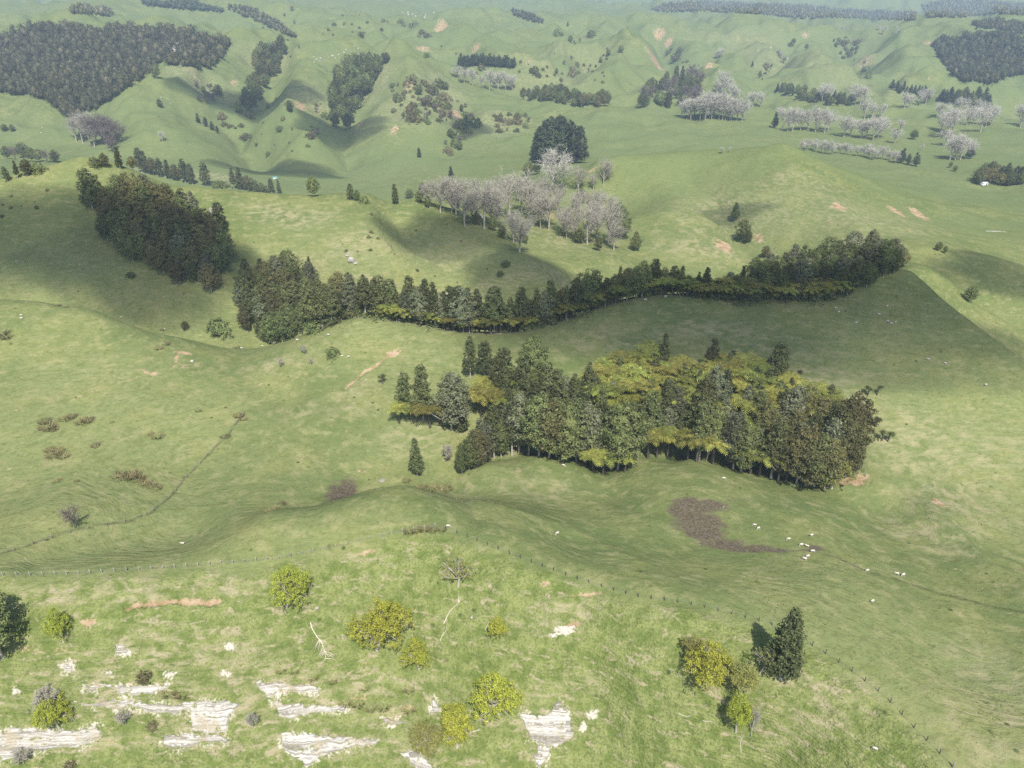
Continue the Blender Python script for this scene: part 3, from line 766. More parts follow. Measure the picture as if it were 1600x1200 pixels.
def k_fern(i):
    rng = np.random.default_rng(500 + i)
    V = []; q = []
    nf = 22
    for k in range(nf):
        a = 6.28 * k / nf + 0.2 * rng.normal(); L = 0.62 * (0.8 + 0.35 * rng.random()); e0 = 0.20 + 0.55 * rng.random(); droop = 0.30 + 0.30 * rng.random()
        ca, sa = math.cos(a), math.sin(a)
        s = np.linspace(0, 1, 12)
        r = L * (s - 0.12 * s * s); z = 0.86 + L * (math.sin(e0) * s * 0.75 - droop * s * s * 0.75)
        pth = np.stack([r * ca, r * sa, z], 1)
        side = np.array([-sa, ca, 0])
        w = 0.15 * np.sin(np.pi * (0.10 + 0.88 * s)) ** 0.8
        for j in range(11):
            for sg in (-1, 1):
                p0 = pth[j]; p1 = pth[j] + 0.72 * (pth[j + 1] - pth[j])
                tipd = side * sg * w[j] + (pth[min(j + 1, 11)] - pth[j]) * 0.9 + np.array([0, 0, -0.022 - 0.02 * rng.random()])
                b = len(V); V += [p0, p1, p0 * 0.35 + p1 * 0.65 + tipd, p0 + tipd * 0.75]
                q.append((b, b + 1, b + 2, b + 3))
    dead = []
    gt = trunk_geo(0.87, 0.042, 0.034, rng, 0.012)
    return gt.mesh('trunk', M_DBARK, True), add_mesh('crown', np.array(V), np.array(q), None, M_FERN)

def k_cabbage(i):
    rng = np.random.default_rng(550 + i)
    gt = Geo().add(tube([(0, 0, -0.03), (0.02, 0, 0.3), (0, 0.02, 0.62)], [0.05, 0.042, 0.036], 6)); gc = Geo()
    heads = [(0, 0.02, 0.70)] + [(0.2 * math.cos(a), 0.2 * math.sin(a), 0.66 + 0.1 * rng.random()) for a in rng.random(i % 3 + 1) * 6.28]
    for c in heads:
        c = np.array(c)
        gt.add(tube([(0, 0.01, 0.5), 0.5 * (c + np.array([0, 0.01, 0.52])), c], [0.034, 0.03, 0.026], 5))
        d = unit(rng.normal(size=(70, 3)) + np.array([0, 0, 0.35])); L = 0.26 * (0.7 + 0.5 * rng.random((70, 1)))
        sd = unit(np.cross(d, rng.normal(size=(70, 3)))) * 0.016
        tip = c + d * L + np.array([0, 0, -0.05]); mid = c + d * L * 0.55
        gc.add((np.stack([c + 0 * d, mid + sd, tip, mid - sd], 1).reshape(-1, 3), np.arange(280).reshape(-1, 4)))
    return gt.mesh('trunk', M_DBARK, True), gc.mesh('crown', M_CONE)

def k_bare(i, mat=None, dens=1.35, wid=1.0, fine=0.0032):
    """leafless poplar or willow: rising limbs that end in a haze of twigs"""
    rng = np.random.default_rng(600 + i)
    gt = Geo(); gc = Geo()
    forks = 1 + (i % 2)
    gt.add(tube([(0, 0, -0.03), (0.012 * rng.normal(), 0.012 * rng.normal(), 0.3), (0.02 * rng.normal(), 0.02 * rng.normal(), 0.72)], [0.019, 0.014, 0.005], 6))
    nl = 15
    for k in range(nl):
        z = 0.16 + 0.5 * (k + rng.random()) / nl; a = rng.random() * 6.28
        L = (0.52 - 0.40 * (z - 0.16)) * (0.8 + 0.35 * rng.random()); out = wid * (0.42 + 0.25 * rng.random())
        p0 = np.array([0, 0, z]); dr = unit(np.array([math.cos(a) * out, math.sin(a) * out, 0.9]))
        p1 = p0 + dr * L * 0.5; p2 = p1 + unit(dr + np.array([0, 0, 0.4])) * L * 0.5
        if p2[2] > 0.98: p2[2] = 0.98
        gt.add(tube([p0, p1, p2], [0.0085, 0.006, 0.0025], 4))
        m = int(12 * dens)
        for s in range(m):
            t = 0.25 + 0.75 * rng.random(); b = p0 + (p1 - p0) * min(1, t * 2) + (p2 - p1) * max(0, t * 2 - 1)
            l2 = 0.15 * (0.6 + 0.8 * rng.random()); e = b + unit(dr + 0.75 * rng.normal(size=3)) * l2
            gc.add(tube([b, 0.5 * (b + e), e], [fine * 0.85, fine * 0.6, fine * 0.3], 3))
            n3 = 6
            st = b + (e - b) * (0.25 + 0.75 * rng.random((n3, 1)))
            en = st + unit((e - b) / l2 + 0.9 * rng.normal(size=(n3, 3))) * 0.085 * (0.6 + 0.8 * rng.random((n3, 1)))
            sd = unit(np.cross(en - st, rng.normal(size=(n3, 3)))) * fine * 0.5
            gc.add((np.stack([st - sd, st + sd, en + sd * 0.5, en - sd * 0.5], 1).reshape(-1, 3), np.arange(4 * n3).reshape(-1, 4)))
    return gt.mesh('trunk', M_BARK if mat is not M_BTWIG else M_DBARK, True), gc.mesh('crown', mat or M_TWIG)

def k_shrub(i, mat=None):
    rng = np.random.default_rng(700 + i)
    pr = lambda t: 0.62 * math.cos(min(max(t, 0), 1) * 1.5) ** 0.6
    g = Geo().add(core(pr, -0.05, 0.75, rng, 0.55, 8, 6)).add(clumped(pr, 0.02, 0.95, 95, 13, 0.042, 0.12, rng, 0.8, 0.6, 0.2))
    return trunk_geo(0.5, 0.04, 0.02, rng, 0.01, 3, 0.3, 0.2).mesh('trunk', M_DBARK, True), g.mesh('crown', mat or M_BROAD)

def k_rush(i, mat=None):
    rng = np.random.default_rng(750 + i)
    n = 150
    a = rng.random(n) * 6.28; r0 = 0.55 * np.sqrt(rng.random(n)); L = 0.35 + 0.4 * rng.random(n)
    b = np.stack([r0 * np.cos(a), r0 * np.sin(a), np.full(n, -0.08)], 1)
    d = unit(np.stack([np.cos(a) * (r0 * 1.8 + 0.15), np.sin(a) * (r0 * 1.8 + 0.15), np.ones(n)], 1) + 0.15 * rng.normal(size=(n, 3)))
    sd = unit(np.cross(d, rng.normal(size=(n, 3)))) * 0.028
    e = b + d * L[:, None]
    return None, add_mesh('crown', np.stack([b - sd, b + sd, e + sd * 0.4, e - sd * 0.4], 1).reshape(-1, 3), np.arange(4 * n).reshape(-1, 4), None, mat or M_RUSH)

KINDS = {}
def kind(name, fn, n): KINDS[name] = [fn(i) for i in range(n)]
kind('cone', k_cone, 6)
kind('tall', lambda i: k_cone(i, 0.13), 6)
kind('broad', k_broad, 5)
kind('olive', lambda i: k_broad(i + 10, M_OLIVE, 0.34), 4)
kind('grey', lambda i: k_broad(i + 20, M_GREY, 0.25), 3)
kind('pine', k_pine, 3)
kind('golden', k_golden, 5)
kind('rusty', lambda i: k_golden(i + 10, M_GOLDB), 3)
kind('thin_golden', lambda i: k_golden(i + 20, M_GOLDB, 0.3, 7), 2)
kind('fern', k_fern, 4)
kind('cabbage', k_cabbage, 3)
kind('bare', k_bare, 5)
kind('palebare', lambda i: k_bare(i + 10, M_PTWIG, 1.6, 1.15, 0.0038), 5)
kind('brownbare', lambda i: k_bare(i + 20, M_BTWIG, 1.3, 1.3, 0.005), 3)
kind('bareshrub', lambda i: k_bare(i + 30, M_TWIG, 1.0, 1.9, 0.012), 2)
kind('shrub', k_shrub, 4)
kind('scrub', lambda i: k_shrub(i + 10, M_SCRUB), 3)
kind('rush', k_rush, 3)

_count = {}
def plant(kd, loc, h, w=1.0, label=None, cat='tree', group=None, name=None, var=None):
    i = _count.get(kd, 0); _count[kd] = i + 1
    tr, cr, *lm = KINDS[kd][(i * 7 + i // 3) % len(KINDS[kd]) if var is None else var]
    loc = np.asarray(loc, float)
    e = thing(name or kd, (loc[0], loc[1], loc[2]), label, cat, group)
    e.rotation_euler = (0.03 * random.uniform(-1, 1), 0.03 * random.uniform(-1, 1), random.uniform(0, 6.28))
    e.scale = (h * w, h * w, h)
    if tr is not None:
        t = link('trunk', tr, e)
        if lm: link('limbs', lm[0], t)
    link('crown' if tr is not None else 'blades', cr, e)
    return e

def height_for(loc, hpx):
    """metres that stand hpx photograph pixels tall at this spot"""
    x, y, z = loc
    py0 = project(x, y, z)[1]; py1 = project(x, y, z + 5.0)[1]
    h = 5.0 * hpx / max(py0 - py1, 1e-6)
    py1 = project(x, y, z + h)[1]
    return h * hpx / max(py0 - py1, 1e-6)

def at_px(px, py, dmin=75, dmax=6000):
    return ground_at(px, py, dmin, dmax)

def stand(kd, px, py, hpx, w=1.0, label=None, cat='tree', group=None, name=None, var=None, dmin=75):
    g = at_px(px, py, dmin)
    if g is None: return None
    return plant(kd, g, height_for(g, hpx), w, label, cat, group, name, var)

def inside(poly, x, y):
    r = False; j = len(poly) - 1
    for i in range(len(poly)):
        if (poly[i][1] > y) != (poly[j][1] > y) and x < (poly[j][0] - poly[i][0]) * (y - poly[i][1]) / (poly[j][1] - poly[i][1]) + poly[i][0]:
            r = not r
        j = i
    return r

def scatter(poly, n, dx, dy, rng=random):
    """spread spots over a picture polygon, kept apart"""
    xs = [p[0] for p in poly]; ys = [p[1] for p in poly]; out = []
    for _ in range(n * 40):
        x = rng.uniform(min(xs), max(xs)); y = rng.uniform(min(ys), max(ys))
        if inside(poly, x, y) and all(((x - a) / dx) ** 2 + ((y - b) / dy) ** 2 > 1 for a, b in out):
            out.append((x, y))
            if len(out) >= n: break
    return out

# ------------------------------------------------------------------ foreground trees on the bluff
for kd, px, py, h, w, nm, lab in [
    ('golden', 447, 947, 58, 0.95, 'golden_tree', 'dense round golden-green tree just below the left part of the near fence'),
    ('golden', 588, 1015, 78, 0.92, 'golden_tree', 'largest golden tree with two lobes in the middle of the bluff'),
    ('golden', 655, 1046, 47, 0.81, 'golden_tree', 'small golden tree with pale trunk right of the largest golden tree'),
    ('golden', 778, 994, 34, 0.84, 'golden_tree', 'tiny golden sapling left of the white slip on the bluff'),
    ('golden', 780, 1118, 65, 0.95, 'golden_tree', 'round golden tree beside the layered rock slab at the bottom'),
    ('golden', 714, 1168, 63, 0.74, 'golden_tree', 'golden tree with pale limbs at the bottom centre'),
    ('golden', 99, 1003, 52, 0.65, 'golden_tree', 'small golden tree on a thin pale trunk near the left edge'),
    ('golden', 93, 1138, 45, 0.95, 'golden_tree', 'bright yellow round tree just above the lower left rock ledge'),
    ('rusty', 672, 1174, 43, 0.95, 'golden_tree', 'dull olive-gold bush left of the bottom centre golden tree'),
    ('rusty', 1076, 1026, 34, 0.90, 'golden_tree', 'rusty gold tree at the upper left of the right-hand clump'),
    ('golden', 1103, 1068, 63, 0.95, 'golden_tree', 'fullest golden tree in the right-hand clump on the bluff'),
    ('rusty', 1156, 1086, 49, 0.90, 'golden_tree', 'brownish gold tree in the middle of the right-hand clump'),
    ('thin_golden', 1186, 1052, 46, 0.9, 'sparse_tree', 'sparse half-bare tree touching the dark conifer in the right-hand clump'),
    ('golden', 1150, 1143, 60, 0.69, 'golden_tree', 'pale gold narrow tree lowest of the right-hand clump'),
    ('thin_golden', 716, 916, 50, 0.95, 'sparse_tree', 'half-bare spreading tree with grey limbs below the crest of the bluff'),
    ('cone', 1219, 1060, 108, 1.25, 'conifer_tree', 'tall dark conifer standing by the near fence at right'),
    ('broad', 4, 1026, 112, 0.9, 'evergreen_tree', 'big dark evergreen tree cut by the left edge'),
    ('bareshrub', 76, 1108, 30, 1.2, 'leafless_shrub', 'brown leafless shrub left of the bright yellow tree'),
    ('bare', 1173, 1152, 44, 0.5, 'dead_sapling', 'thin dead sapling right of the pale gold narrow tree'),
    ('brownbare', 118, 825, 34, 1.1, 'leafless_shrub', 'dark leafless shrub by the fence corner in the left hollow'),
    ('bareshrub', 197, 1132, 20, 1.0, 'leafless_shrub', 'small grey twiggy shrub below the long white ledge'),
    ('bareshrub', 396, 1138, 24, 0.7, 'leafless_shrub', 'thin grey twiggy shrub between the two lower rock ledges'),
    ('scrub', 226, 1062, 12, 1.3, 'scrub_bush', 'low brown scrub bush on top of the white ledge'),
    ('scrub', 240, 1137, 8, 1.3, 'scrub_bush', 'low rusty scrub bush under the long white ledge'),
    ('bareshrub', 38, 1195, 22, 1.0, 'leafless_shrub', 'grey twiggy shrub at the bottom left under the big ledge'),
    ('scrub', 110, 1198, 8, 1.4, 'scrub_bush', 'low rusty bush at the bottom edge under the big left ledge'),
]:
    stand(kd, px, py, h, w, lab, 'bush' if 'shrub' in nm or 'bush' in nm else 'tree', None, nm, 1 if kd == 'cone' else None)

# ------------------------------------------------------------------ the forest in the middle
G_MID = 'trees of the middle forest'
for kd, px, py, h, w, nm, lab in [
    ('cone', 652, 743, 58, 1.15, 'conifer_tree', 'lone small conifer standing apart below the middle forest'),
    ('cone', 633, 648, 66, 0.95, 'conifer_tree', 'leftmost conifer of the middle forest above three tree ferns'),
    ('cone', 662, 655, 88, 1.05, 'conifer_tree', 'second conifer from the left end of the middle forest'),
    ('grey', 706, 672, 88, 1.15, 'evergreen_tree', 'broad grey-green tree third from the left end of the middle forest'),
    ('cone', 735, 590, 66, 0.85, 'conifer_tree', 'conifer with bare pale trunk at the upper left of the middle forest'),
    ('cone', 757, 590, 58, 1.2, 'conifer_tree', 'conifer right beside the pale-trunked one at the upper left of the forest'),
    ('cone', 784, 625, 82, 1.1, 'conifer_tree', 'pointed conifer right of the upper left pair in the middle forest'),
    ('cone', 1035, 592, 72, 0.9, 'conifer_tree', 'tall pale-trunked conifer at the top centre of the middle forest'),
    ('cone', 1108, 592, 64, 1.15, 'conifer_tree', 'dark conifer at the top of the forest between two fern patches'),
    ('cone', 1208, 604, 72, 1.2, 'conifer_tree', 'dark pointed conifer standing clear at the top right of the forest'),
    ('fern', 624, 662, 30, 0.95, 'tree_fern', 'leftmost of the tree ferns below the left conifers'),
    ('fern', 646, 662, 30, 1.0, 'tree_fern', 'second tree fern from the left below the left conifers'),
    ('fern', 672, 668, 38, 1.15, 'tree_fern', 'bright tree fern at the foot of the second conifer from the left'),
    ('fern', 752, 652, 42, 1.05, 'tree_fern', 'yellow tree fern in the gap left of the tall forest trees'),
    ('fern', 768, 646, 42, 1.05, 'tree_fern', 'right one of two yellow tree ferns in the forest gap'),
    ('fern', 758, 628, 36, 1.0, 'tree_fern', 'upper tree fern in the gap left of the tall trees'),
    ('cabbage', 823, 588, 38, 0.9, 'cabbage_tree', 'dark tufted tree sticking up at the top left of the forest'),
    ('fern', 926, 736, 34, 1.25, 'tree_fern', 'bright yellow tree fern at the front edge in the dip of the forest'),
    ('fern', 942, 742, 32, 1.1, 'tree_fern', 'tree fern right beside the bright yellow one in the front dip'),
    ('fern', 976, 738, 28, 0.9, 'tree_fern', 'small tree fern at the right side of the front dip'),
    ('cone', 722, 676, 40, 1.3, 'conifer_tree', 'short bushy conifer at the foot of the broad grey-green tree'),
    ('bareshrub', 697, 722, 28, 0.8, 'leafless_shrub', 'grey leafless shrub left of the front forest edge'),
    ('palebare', 1298, 722, 34, 0.9, 'leafless_tree', 'pale leafless tree in the right end of the middle forest'),
    ('bare', 1104, 722, 44, 0.35, 'dead_sapling', 'thin dead pale tree at the front edge of the forest'),
]:
    stand(kd, px, py, h, w, lab, 'tree' if 'shrub' not in nm else 'bush', None, nm)

# front row along the knoll crests: bases a few metres past the crest line
rnd = random.Random(3)
FRONT = [(722,742,40,'broad'),(733,736,52,'broad'),(746,730,56,'olive'),(757,722,66,'grey'),(772,718,84,'cone'),(783,716,62,'broad'),(800,713,96,'cone'),(811,709,92,'grey'),(826,713,84,'cone'),
         (842,714,96,'broad'),(858,716,88,'olive'),(869,716,92,'cone'),(884,719,96,'broad'),(900,722,98,'cone'),(914,724,92,'grey'),(955,736,98,'cone'),(965,736,104,'broad'),(982,722,92,'cone'),(996,720,86,'cone'),
         (1012,718,72,'fern'),(1026,717,40,'fern'),(1042,717,44,'fern'),(1058,718,38,'fern'),(1074,720,40,'fern'),(1088,723,44,'fern'),(1092,722,90,'cone'),(1114,727,42,'fern'),
         (1145,734,88,'grey'),(1158,738,78,'broad'),(1172,742,44,'fern'),(1186,746,42,'fern'),(1204,749,92,'cone'),(1216,752,80,'olive'),(1228,754,40,'fern'),(1244,757,92,'olive'),(1258,760,84,'olive'),(1272,762,80,'broad'),(1288,764,74,'olive'),(1300,765,60,'rusty')]
def ordinal(n):
    ones = ['', 'first', 'second', 'third', 'fourth', 'fifth', 'sixth', 'seventh', 'eighth', 'ninth', 'tenth', 'eleventh', 'twelfth', 'thirteenth', 'fourteenth', 'fifteenth', 'sixteenth', 'seventeenth', 'eighteenth', 'nineteenth']
    tens = ['', '', 'twenty', 'thirty', 'forty', 'fifty', 'sixty', 'seventy', 'eighty', 'ninety']
    if n < 20: return ones[n]
    return tens[n // 10][:-1] + 'ieth' if n % 10 == 0 else tens[n // 10] + '-' + ones[n % 10]
LOOK = {'cone': 'dark conical', 'tall': 'dark conical', 'broad': 'rounded green', 'grey': 'grey-green', 'olive': 'olive-brown', 'rusty': 'rusty gold', 'pine': 'dark pine', 'brownbare': 'brown leafless', 'shrub': 'dark low', 'scrub': 'brownish'}
nf_ = 0; nt_ = 0
for px, py, h, kd in FRONT:
    g = at_px(px, py - 1.5)
    if kd == 'cone': kd = 'tall'
    if kd == 'fern':
        h = min(h, 44)
        nf_ += 1; lab, nm = ordinal(nf_) + ' tree fern from the left along the front edge of the middle forest', 'tree_fern'
        plant('fern', g, height_for(g, h), rnd.uniform(0.8, 1.05), lab, 'tree fern', 'tree ferns along the front edge of the middle forest', nm)
    else:
        nt_ += 1; lab = LOOK[kd] + ' tree, ' + ordinal(nt_) + ' from the left in the front row of the middle forest'
        plant(kd, g, height_for(g, h), rnd.uniform(0.85, 1.1), lab, 'tree', 'front row trees of the middle forest', 'forest_tree')
# interior
MID = [(770,640),(830,610),(910,640),(960,640),(1060,640),(1120,650),(1210,650),(1290,665),(1326,710),(1300,752),(1200,738),(1090,712),(1000,708),(955,722),(900,712),(845,702),(790,704)]
for x, y in scatter(MID, 100, 21, 13, rnd):
    g = at_px(x, y)
    if x < 925: kd = rnd.choice(['cone', 'tall', 'grey', 'tall', 'cone', 'broad', 'fern'])
    elif x < 1060: kd = rnd.choice(['cone', 'grey', 'broad', 'fern', 'fern']) if y > 660 else 'fern'
    elif x < 1200: kd = rnd.choice(['broad', 'grey', 'olive', 'cone', 'fern', 'fern'])
    else: kd = rnd.choice(['olive', 'broad', 'fern', 'fern', 'cone', 'grey'])
    if kd == 'fern':
        plant(kd, g, height_for(g, rnd.uniform(38, 50)), rnd.uniform(0.85, 1.1), 'tree fern growing among the taller trees inside the middle forest', 'tree fern', 'tree ferns inside the middle forest', 'tree_fern')
    else:
        plant(kd, g, height_for(g, rnd.choice([46, 58, 66, 76, 88])), rnd.uniform(0.8, 1.05), LOOK[kd] + ' tree inside the ' + ('left' if x < 925 else 'central' if x < 1140 else 'right') + ' part of the middle forest', 'tree', 'inner trees of the middle forest', 'forest_tree')
for poly, n in (([(915,610),(960,585),(1010,575),(1075,590),(1080,625),(1040,655),(980,665),(925,655)], 30), ([(1090,605),(1130,580),(1200,600),(1290,640),(1310,670),(1250,672),(1180,650),(1110,640)], 24)):
    for x, y in scatter(poly, n, 17, 10, rnd):
        g = at_px(x, y)
        plant('fern', g, height_for(g, rnd.uniform(32, 42)), rnd.uniform(0.9, 1.15), ('tree fern in the left fern patch at the top of the middle forest' if x < 1085 else 'tree fern in the right fern patch at the top of the middle forest'), 'tree fern', 'tree ferns of the upper fern patches', 'tree_fern')
for x, y, h in [(1320,745,60),(1316,722,72),(1300,700,72),(1326,690,58)]:
    stand('olive', x, y, h, 0.95, 'dark evergreen at the right end of the middle forest', 'tree', 'trees at the right end of the middle forest', 'forest_tree')

for n, (x, y, h, kd) in enumerate([(955,640,44,'grey'),(985,610,38,'tall'),(1012,640,46,'broad'),(1050,625,44,'cone'),(940,612,34,'broad'),(1070,605,40,'grey'),(1125,625,46,'broad'),(1150,605,38,'grey'),(1180,640,46,'cone'),(1215,640,42,'broad'),(1245,655,46,'olive'),(1275,660,44,'broad'),(1000,660,56,'tall'),(1165,655,52,'grey'),(930,640,56,'tall'),(965,600,44,'cone'),(1020,605,48,'cone'),(1040,650,60,'tall'),(1088,630,52,'cone'),(1135,595,44,'tall'),(1195,625,50,'cone'),(1230,630,40,'tall'),(1290,650,50,'cone'),(1100,650,58,'broad')]):
    stand(kd, x, y, h, 0.95, LOOK[kd] + ' tree poking through the ' + ('left' if x < 1085 else 'right') + ' fern patch of the middle forest', 'tree', 'trees poking through the fern patches', 'forest_tree')

# dark tufted trees dotted on the slope right of the forest
for n, (x, y, h) in enumerate([(1334,652,20),(1347,657,20),(1341,648,14),(1356,618,16),(1370,617,16),(1367,667,17),(1378,688,19),(1387,690,18),(1250,592,16),(1146,560,15),(598,600,16),(748,545,8)]):
    lab = {10: 'lone dark tufted tree on the slope left of the middle forest', 11: 'tiny dark tuft just above the upper left conifers', 8: 'dark tufted tree right of the clear-standing conifer', 9: 'dark tufted tree at the top edge of the forest'}.get(n, 'dark tufted tree dotted on the slope right of the middle forest')
    stand('cabbage', x, y, h, 1.1, lab, 'tree', None if n > 7 else 'tufted trees right of the middle forest', 'cabbage_tree')

# ------------------------------------------------------------------ the belt of trees along the main ridge
crest_x = [c[0] for c in CREST]; crest_y = [c[1] for c in CREST]; crest_d = [c[2] for c in CREST]
def behind_crest(px, back):
    d = float(np.interp(px, crest_x, crest_d)) + back
    z = 0.0
    x = Q(px, d, -130)[0]
    for _ in range(6):
        z = float(terr(x, d)); x = Q(px, d, z)[0]
    return np.array([x, d, z])

belt_top = lambda px: np.interp(px, [480, 560, 640, 720, 800, 880, 930, 970, 1020, 1060, 1130], [455, 440, 440, 462, 462, 445, 430, 412, 412, 420, 428])
rnd = random.Random(11)
px = 488.0; nb_ = 0
while px < 1130:
    g = behind_crest(px, rnd.uniform(2, 6))
    base = project(*g)[1]
    h = (base - belt_top(px)) * rnd.choice([0.8, 0.95, 1.08, 1.18, 1.26])
    if px > 940: h *= rnd.choice([0.75, 1.0, 1.05])
    kd = rnd.choice(['tall', 'tall', 'tall', 'tall', 'cone', 'grey']) if px < 900 else rnd.choice(['tall', 'cone', 'broad']); nb_ += 1
    plant(kd, g, height_for(g, h), rnd.uniform(0.85, 1.15), LOOK[kd] + ' tree, ' + ordinal(nb_) + ' from the left in the front line of the ridge belt', 'tree', 'front trees of the ridge belt', 'belt_tree')
    px += rnd.uniform(9, 17)
px = 490.0
while px < 1130:
    g = behind_crest(px, rnd.uniform(9, 17))
    base = project(*g)[1]
    h = (base - belt_top(px)) * rnd.uniform(0.62, 0.95)
    kd = rnd.choice(['cone', 'broad', 'olive'])
    plant(kd, g, height_for(g, h), rnd.uniform(0.9, 1.2), LOOK[kd] + ' tree in the rear line of the belt behind the main ridge', 'tree', 'rear trees of the ridge belt', 'belt_tree')
    px += rnd.uniform(13, 24)
px = 600.0
while px < 1335:
    if vnoise(np.array([px / 34.0]), np.array([0.5]), 5)[0] > (0.36 if px < 1050 else 0.15):
        g = behind_crest(px, rnd.uniform(0.8, 2.5))
        plant('fern', g, height_for(g, rnd.uniform(15, 28)), rnd.uniform(0.9, 1.35), 'tree fern in the low row along the main ridge fence', 'tree fern', 'tree ferns along the main ridge', 'tree_fern')
    px += rnd.uniform(7, 11)
px = 496.0
while px < 1335:
    g = behind_crest(px, rnd.uniform(4, 8))
    plant(rnd.choice(['broad', 'shrub', 'olive']), g, height_for(g, rnd.uniform(16, 28)), rnd.uniform(1.3, 1.7), 'low bush added behind the ridge belt ferns to darken the gap', 'bush', 'bushes added to darken the ridge belt', 'gap_fill_bush')  # bushes added so the bright gap under the ferns goes dark
    px += rnd.uniform(7, 12)
px = 1066.0
while px < 1335:
    g = behind_crest(px, rnd.uniform(3.5, 6))
    plant('fern', g, height_for(g, rnd.uniform(20, 30)), rnd.uniform(0.95, 1.3), 'tree fern in the second low row at the right of the main ridge', 'tree fern', 'second row of tree ferns on the ridge', 'tree_fern')
    px += rnd.uniform(9, 13)
for x, y in scatter([(1120,462),(1180,445),(1260,418),(1340,402),(1385,408),(1400,425),(1375,436),(1335,462),(1250,466),(1150,465)], 64, 14, 7, rnd):
    g = at_px(x, y); kd = rnd.choice(['cone', 'cone', 'broad', 'grey', 'broad'])
    plant(kd, g, height_for(g, rnd.uniform(30, 48)), rnd.uniform(1.0, 1.3), LOOK[kd] + ' tree of the dense wood at the right end of the main ridge', 'tree', 'trees of the wood at the right end of the ridge', 'ridge_wood_tree')
for x, y in [(1398,412),(1408,418),(1392,402)]:
    stand('olive', x, y, 30, 1.1, 'rusty-green tree on the right tip of the ridge wood', 'tree', 'trees on the right tip of the ridge wood', 'ridge_wood_tree')

# gully wood left of the ridge belt
GUL = [(385,445),(430,432),(490,448),(540,480),(565,500),(505,520),(450,533),(410,541),(385,528),(376,490)]
for x, y in scatter(GUL, 58, 18, 11, rnd):
    if project(*behind_crest(x, 0))[1] < y + 2:
        g = behind_crest(x, rnd.uniform(2, 10))
    else: g = at_px(x, y, 280)
    kd = rnd.choice(['broad', 'broad', 'cone', 'olive', 'grey'])
    plant(kd, g, height_for(g, rnd.uniform(32, 54)), rnd.uniform(0.9, 1.2), LOOK[kd] + ' tree in the gully wood left of the ridge belt', 'tree', 'trees of the gully wood', 'gully_tree')
stand('cone', 488, 442, 42, 0.9, 'pointed conifer rising from the right edge of the gully wood', 'tree', None, 'conifer_tree', dmin=280)
stand('bare', 495, 492, 46, 1.0, 'grey leafless tree among the dark gully wood', 'tree', None, 'leafless_tree', dmin=280)

# wood on the left hill
for x, y in scatter([(172,330),(200,318),(285,330),(335,370),(358,405),(358,432),(330,458),(290,448),(235,425),(195,402),(168,382)], 74, 18, 12, rnd):
    g = at_px(x, y, 285)
    kd = rnd.choice(['olive', 'olive', 'broad', 'broad', 'grey'])
    plant(kd, g, height_for(g, rnd.uniform(38, 58)), rnd.uniform(0.95, 1.3), LOOK[kd] + ' tree in the dense wood on the left hill', 'tree', 'trees of the wood on the left hill', 'hill_wood_tree')
for x, y, h, lab in [(145,327,64,'darkest pointed conifer at the upper left corner of the left hill wood'), (160,328,56,'second conifer right beside the corner one of the left hill wood'), (292,346,52,'pointed conifer at the top right of the left hill wood'), (346,366,52,'dark conifer beside the grey rock on the left hill')]:
    stand('cone', x, y, h, 1.25, lab, 'tree', None, 'conifer_tree', dmin=285)

# trees along the crest of the left hill
for n, (x, h, kd) in enumerate(sorted([(12,24,'cone'),(28,28,'cone'),(44,26,'olive'),(60,18,'shrub'),(150,16,'shrub'),(165,22,'olive'),(188,34,'cone'),(208,22,'olive'),(222,40,'cone'),(230,36,'cone'),(240,28,'olive'),(252,30,'cone'),(264,30,'cone'),(276,26,'olive'),
                 (290,38,'cone'),(301,34,'cone'),(322,38,'cone'),(366,34,'cone'),(376,36,'cone'),(388,24,'olive'),(400,18,'shrub'),(425,24,'cone'),(437,22,'cone'),(490,32,'broad'),(548,26,'cone'),(558,18,'broad'),(570,12,'shrub'),(618,32,'cone'),(655,20,'broad'),(668,20,'broad'),(340,12,'shrub'),(350,12,'shrub'),(412,12,'shrub')])):
    yc = float(np.interp(x, [0,60,130,200,300,420,540,600,650,700], [285,268,256,262,286,299,309,320,312,342]))
    g = at_px(x, yc + 2, 300)
    plant(kd, g, height_for(g, h), 1.1, ordinal(n + 1) + ' tree from the left in the broken row on the left hill crest', 'tree', 'trees along the crest of the left hill', 'crest_tree')

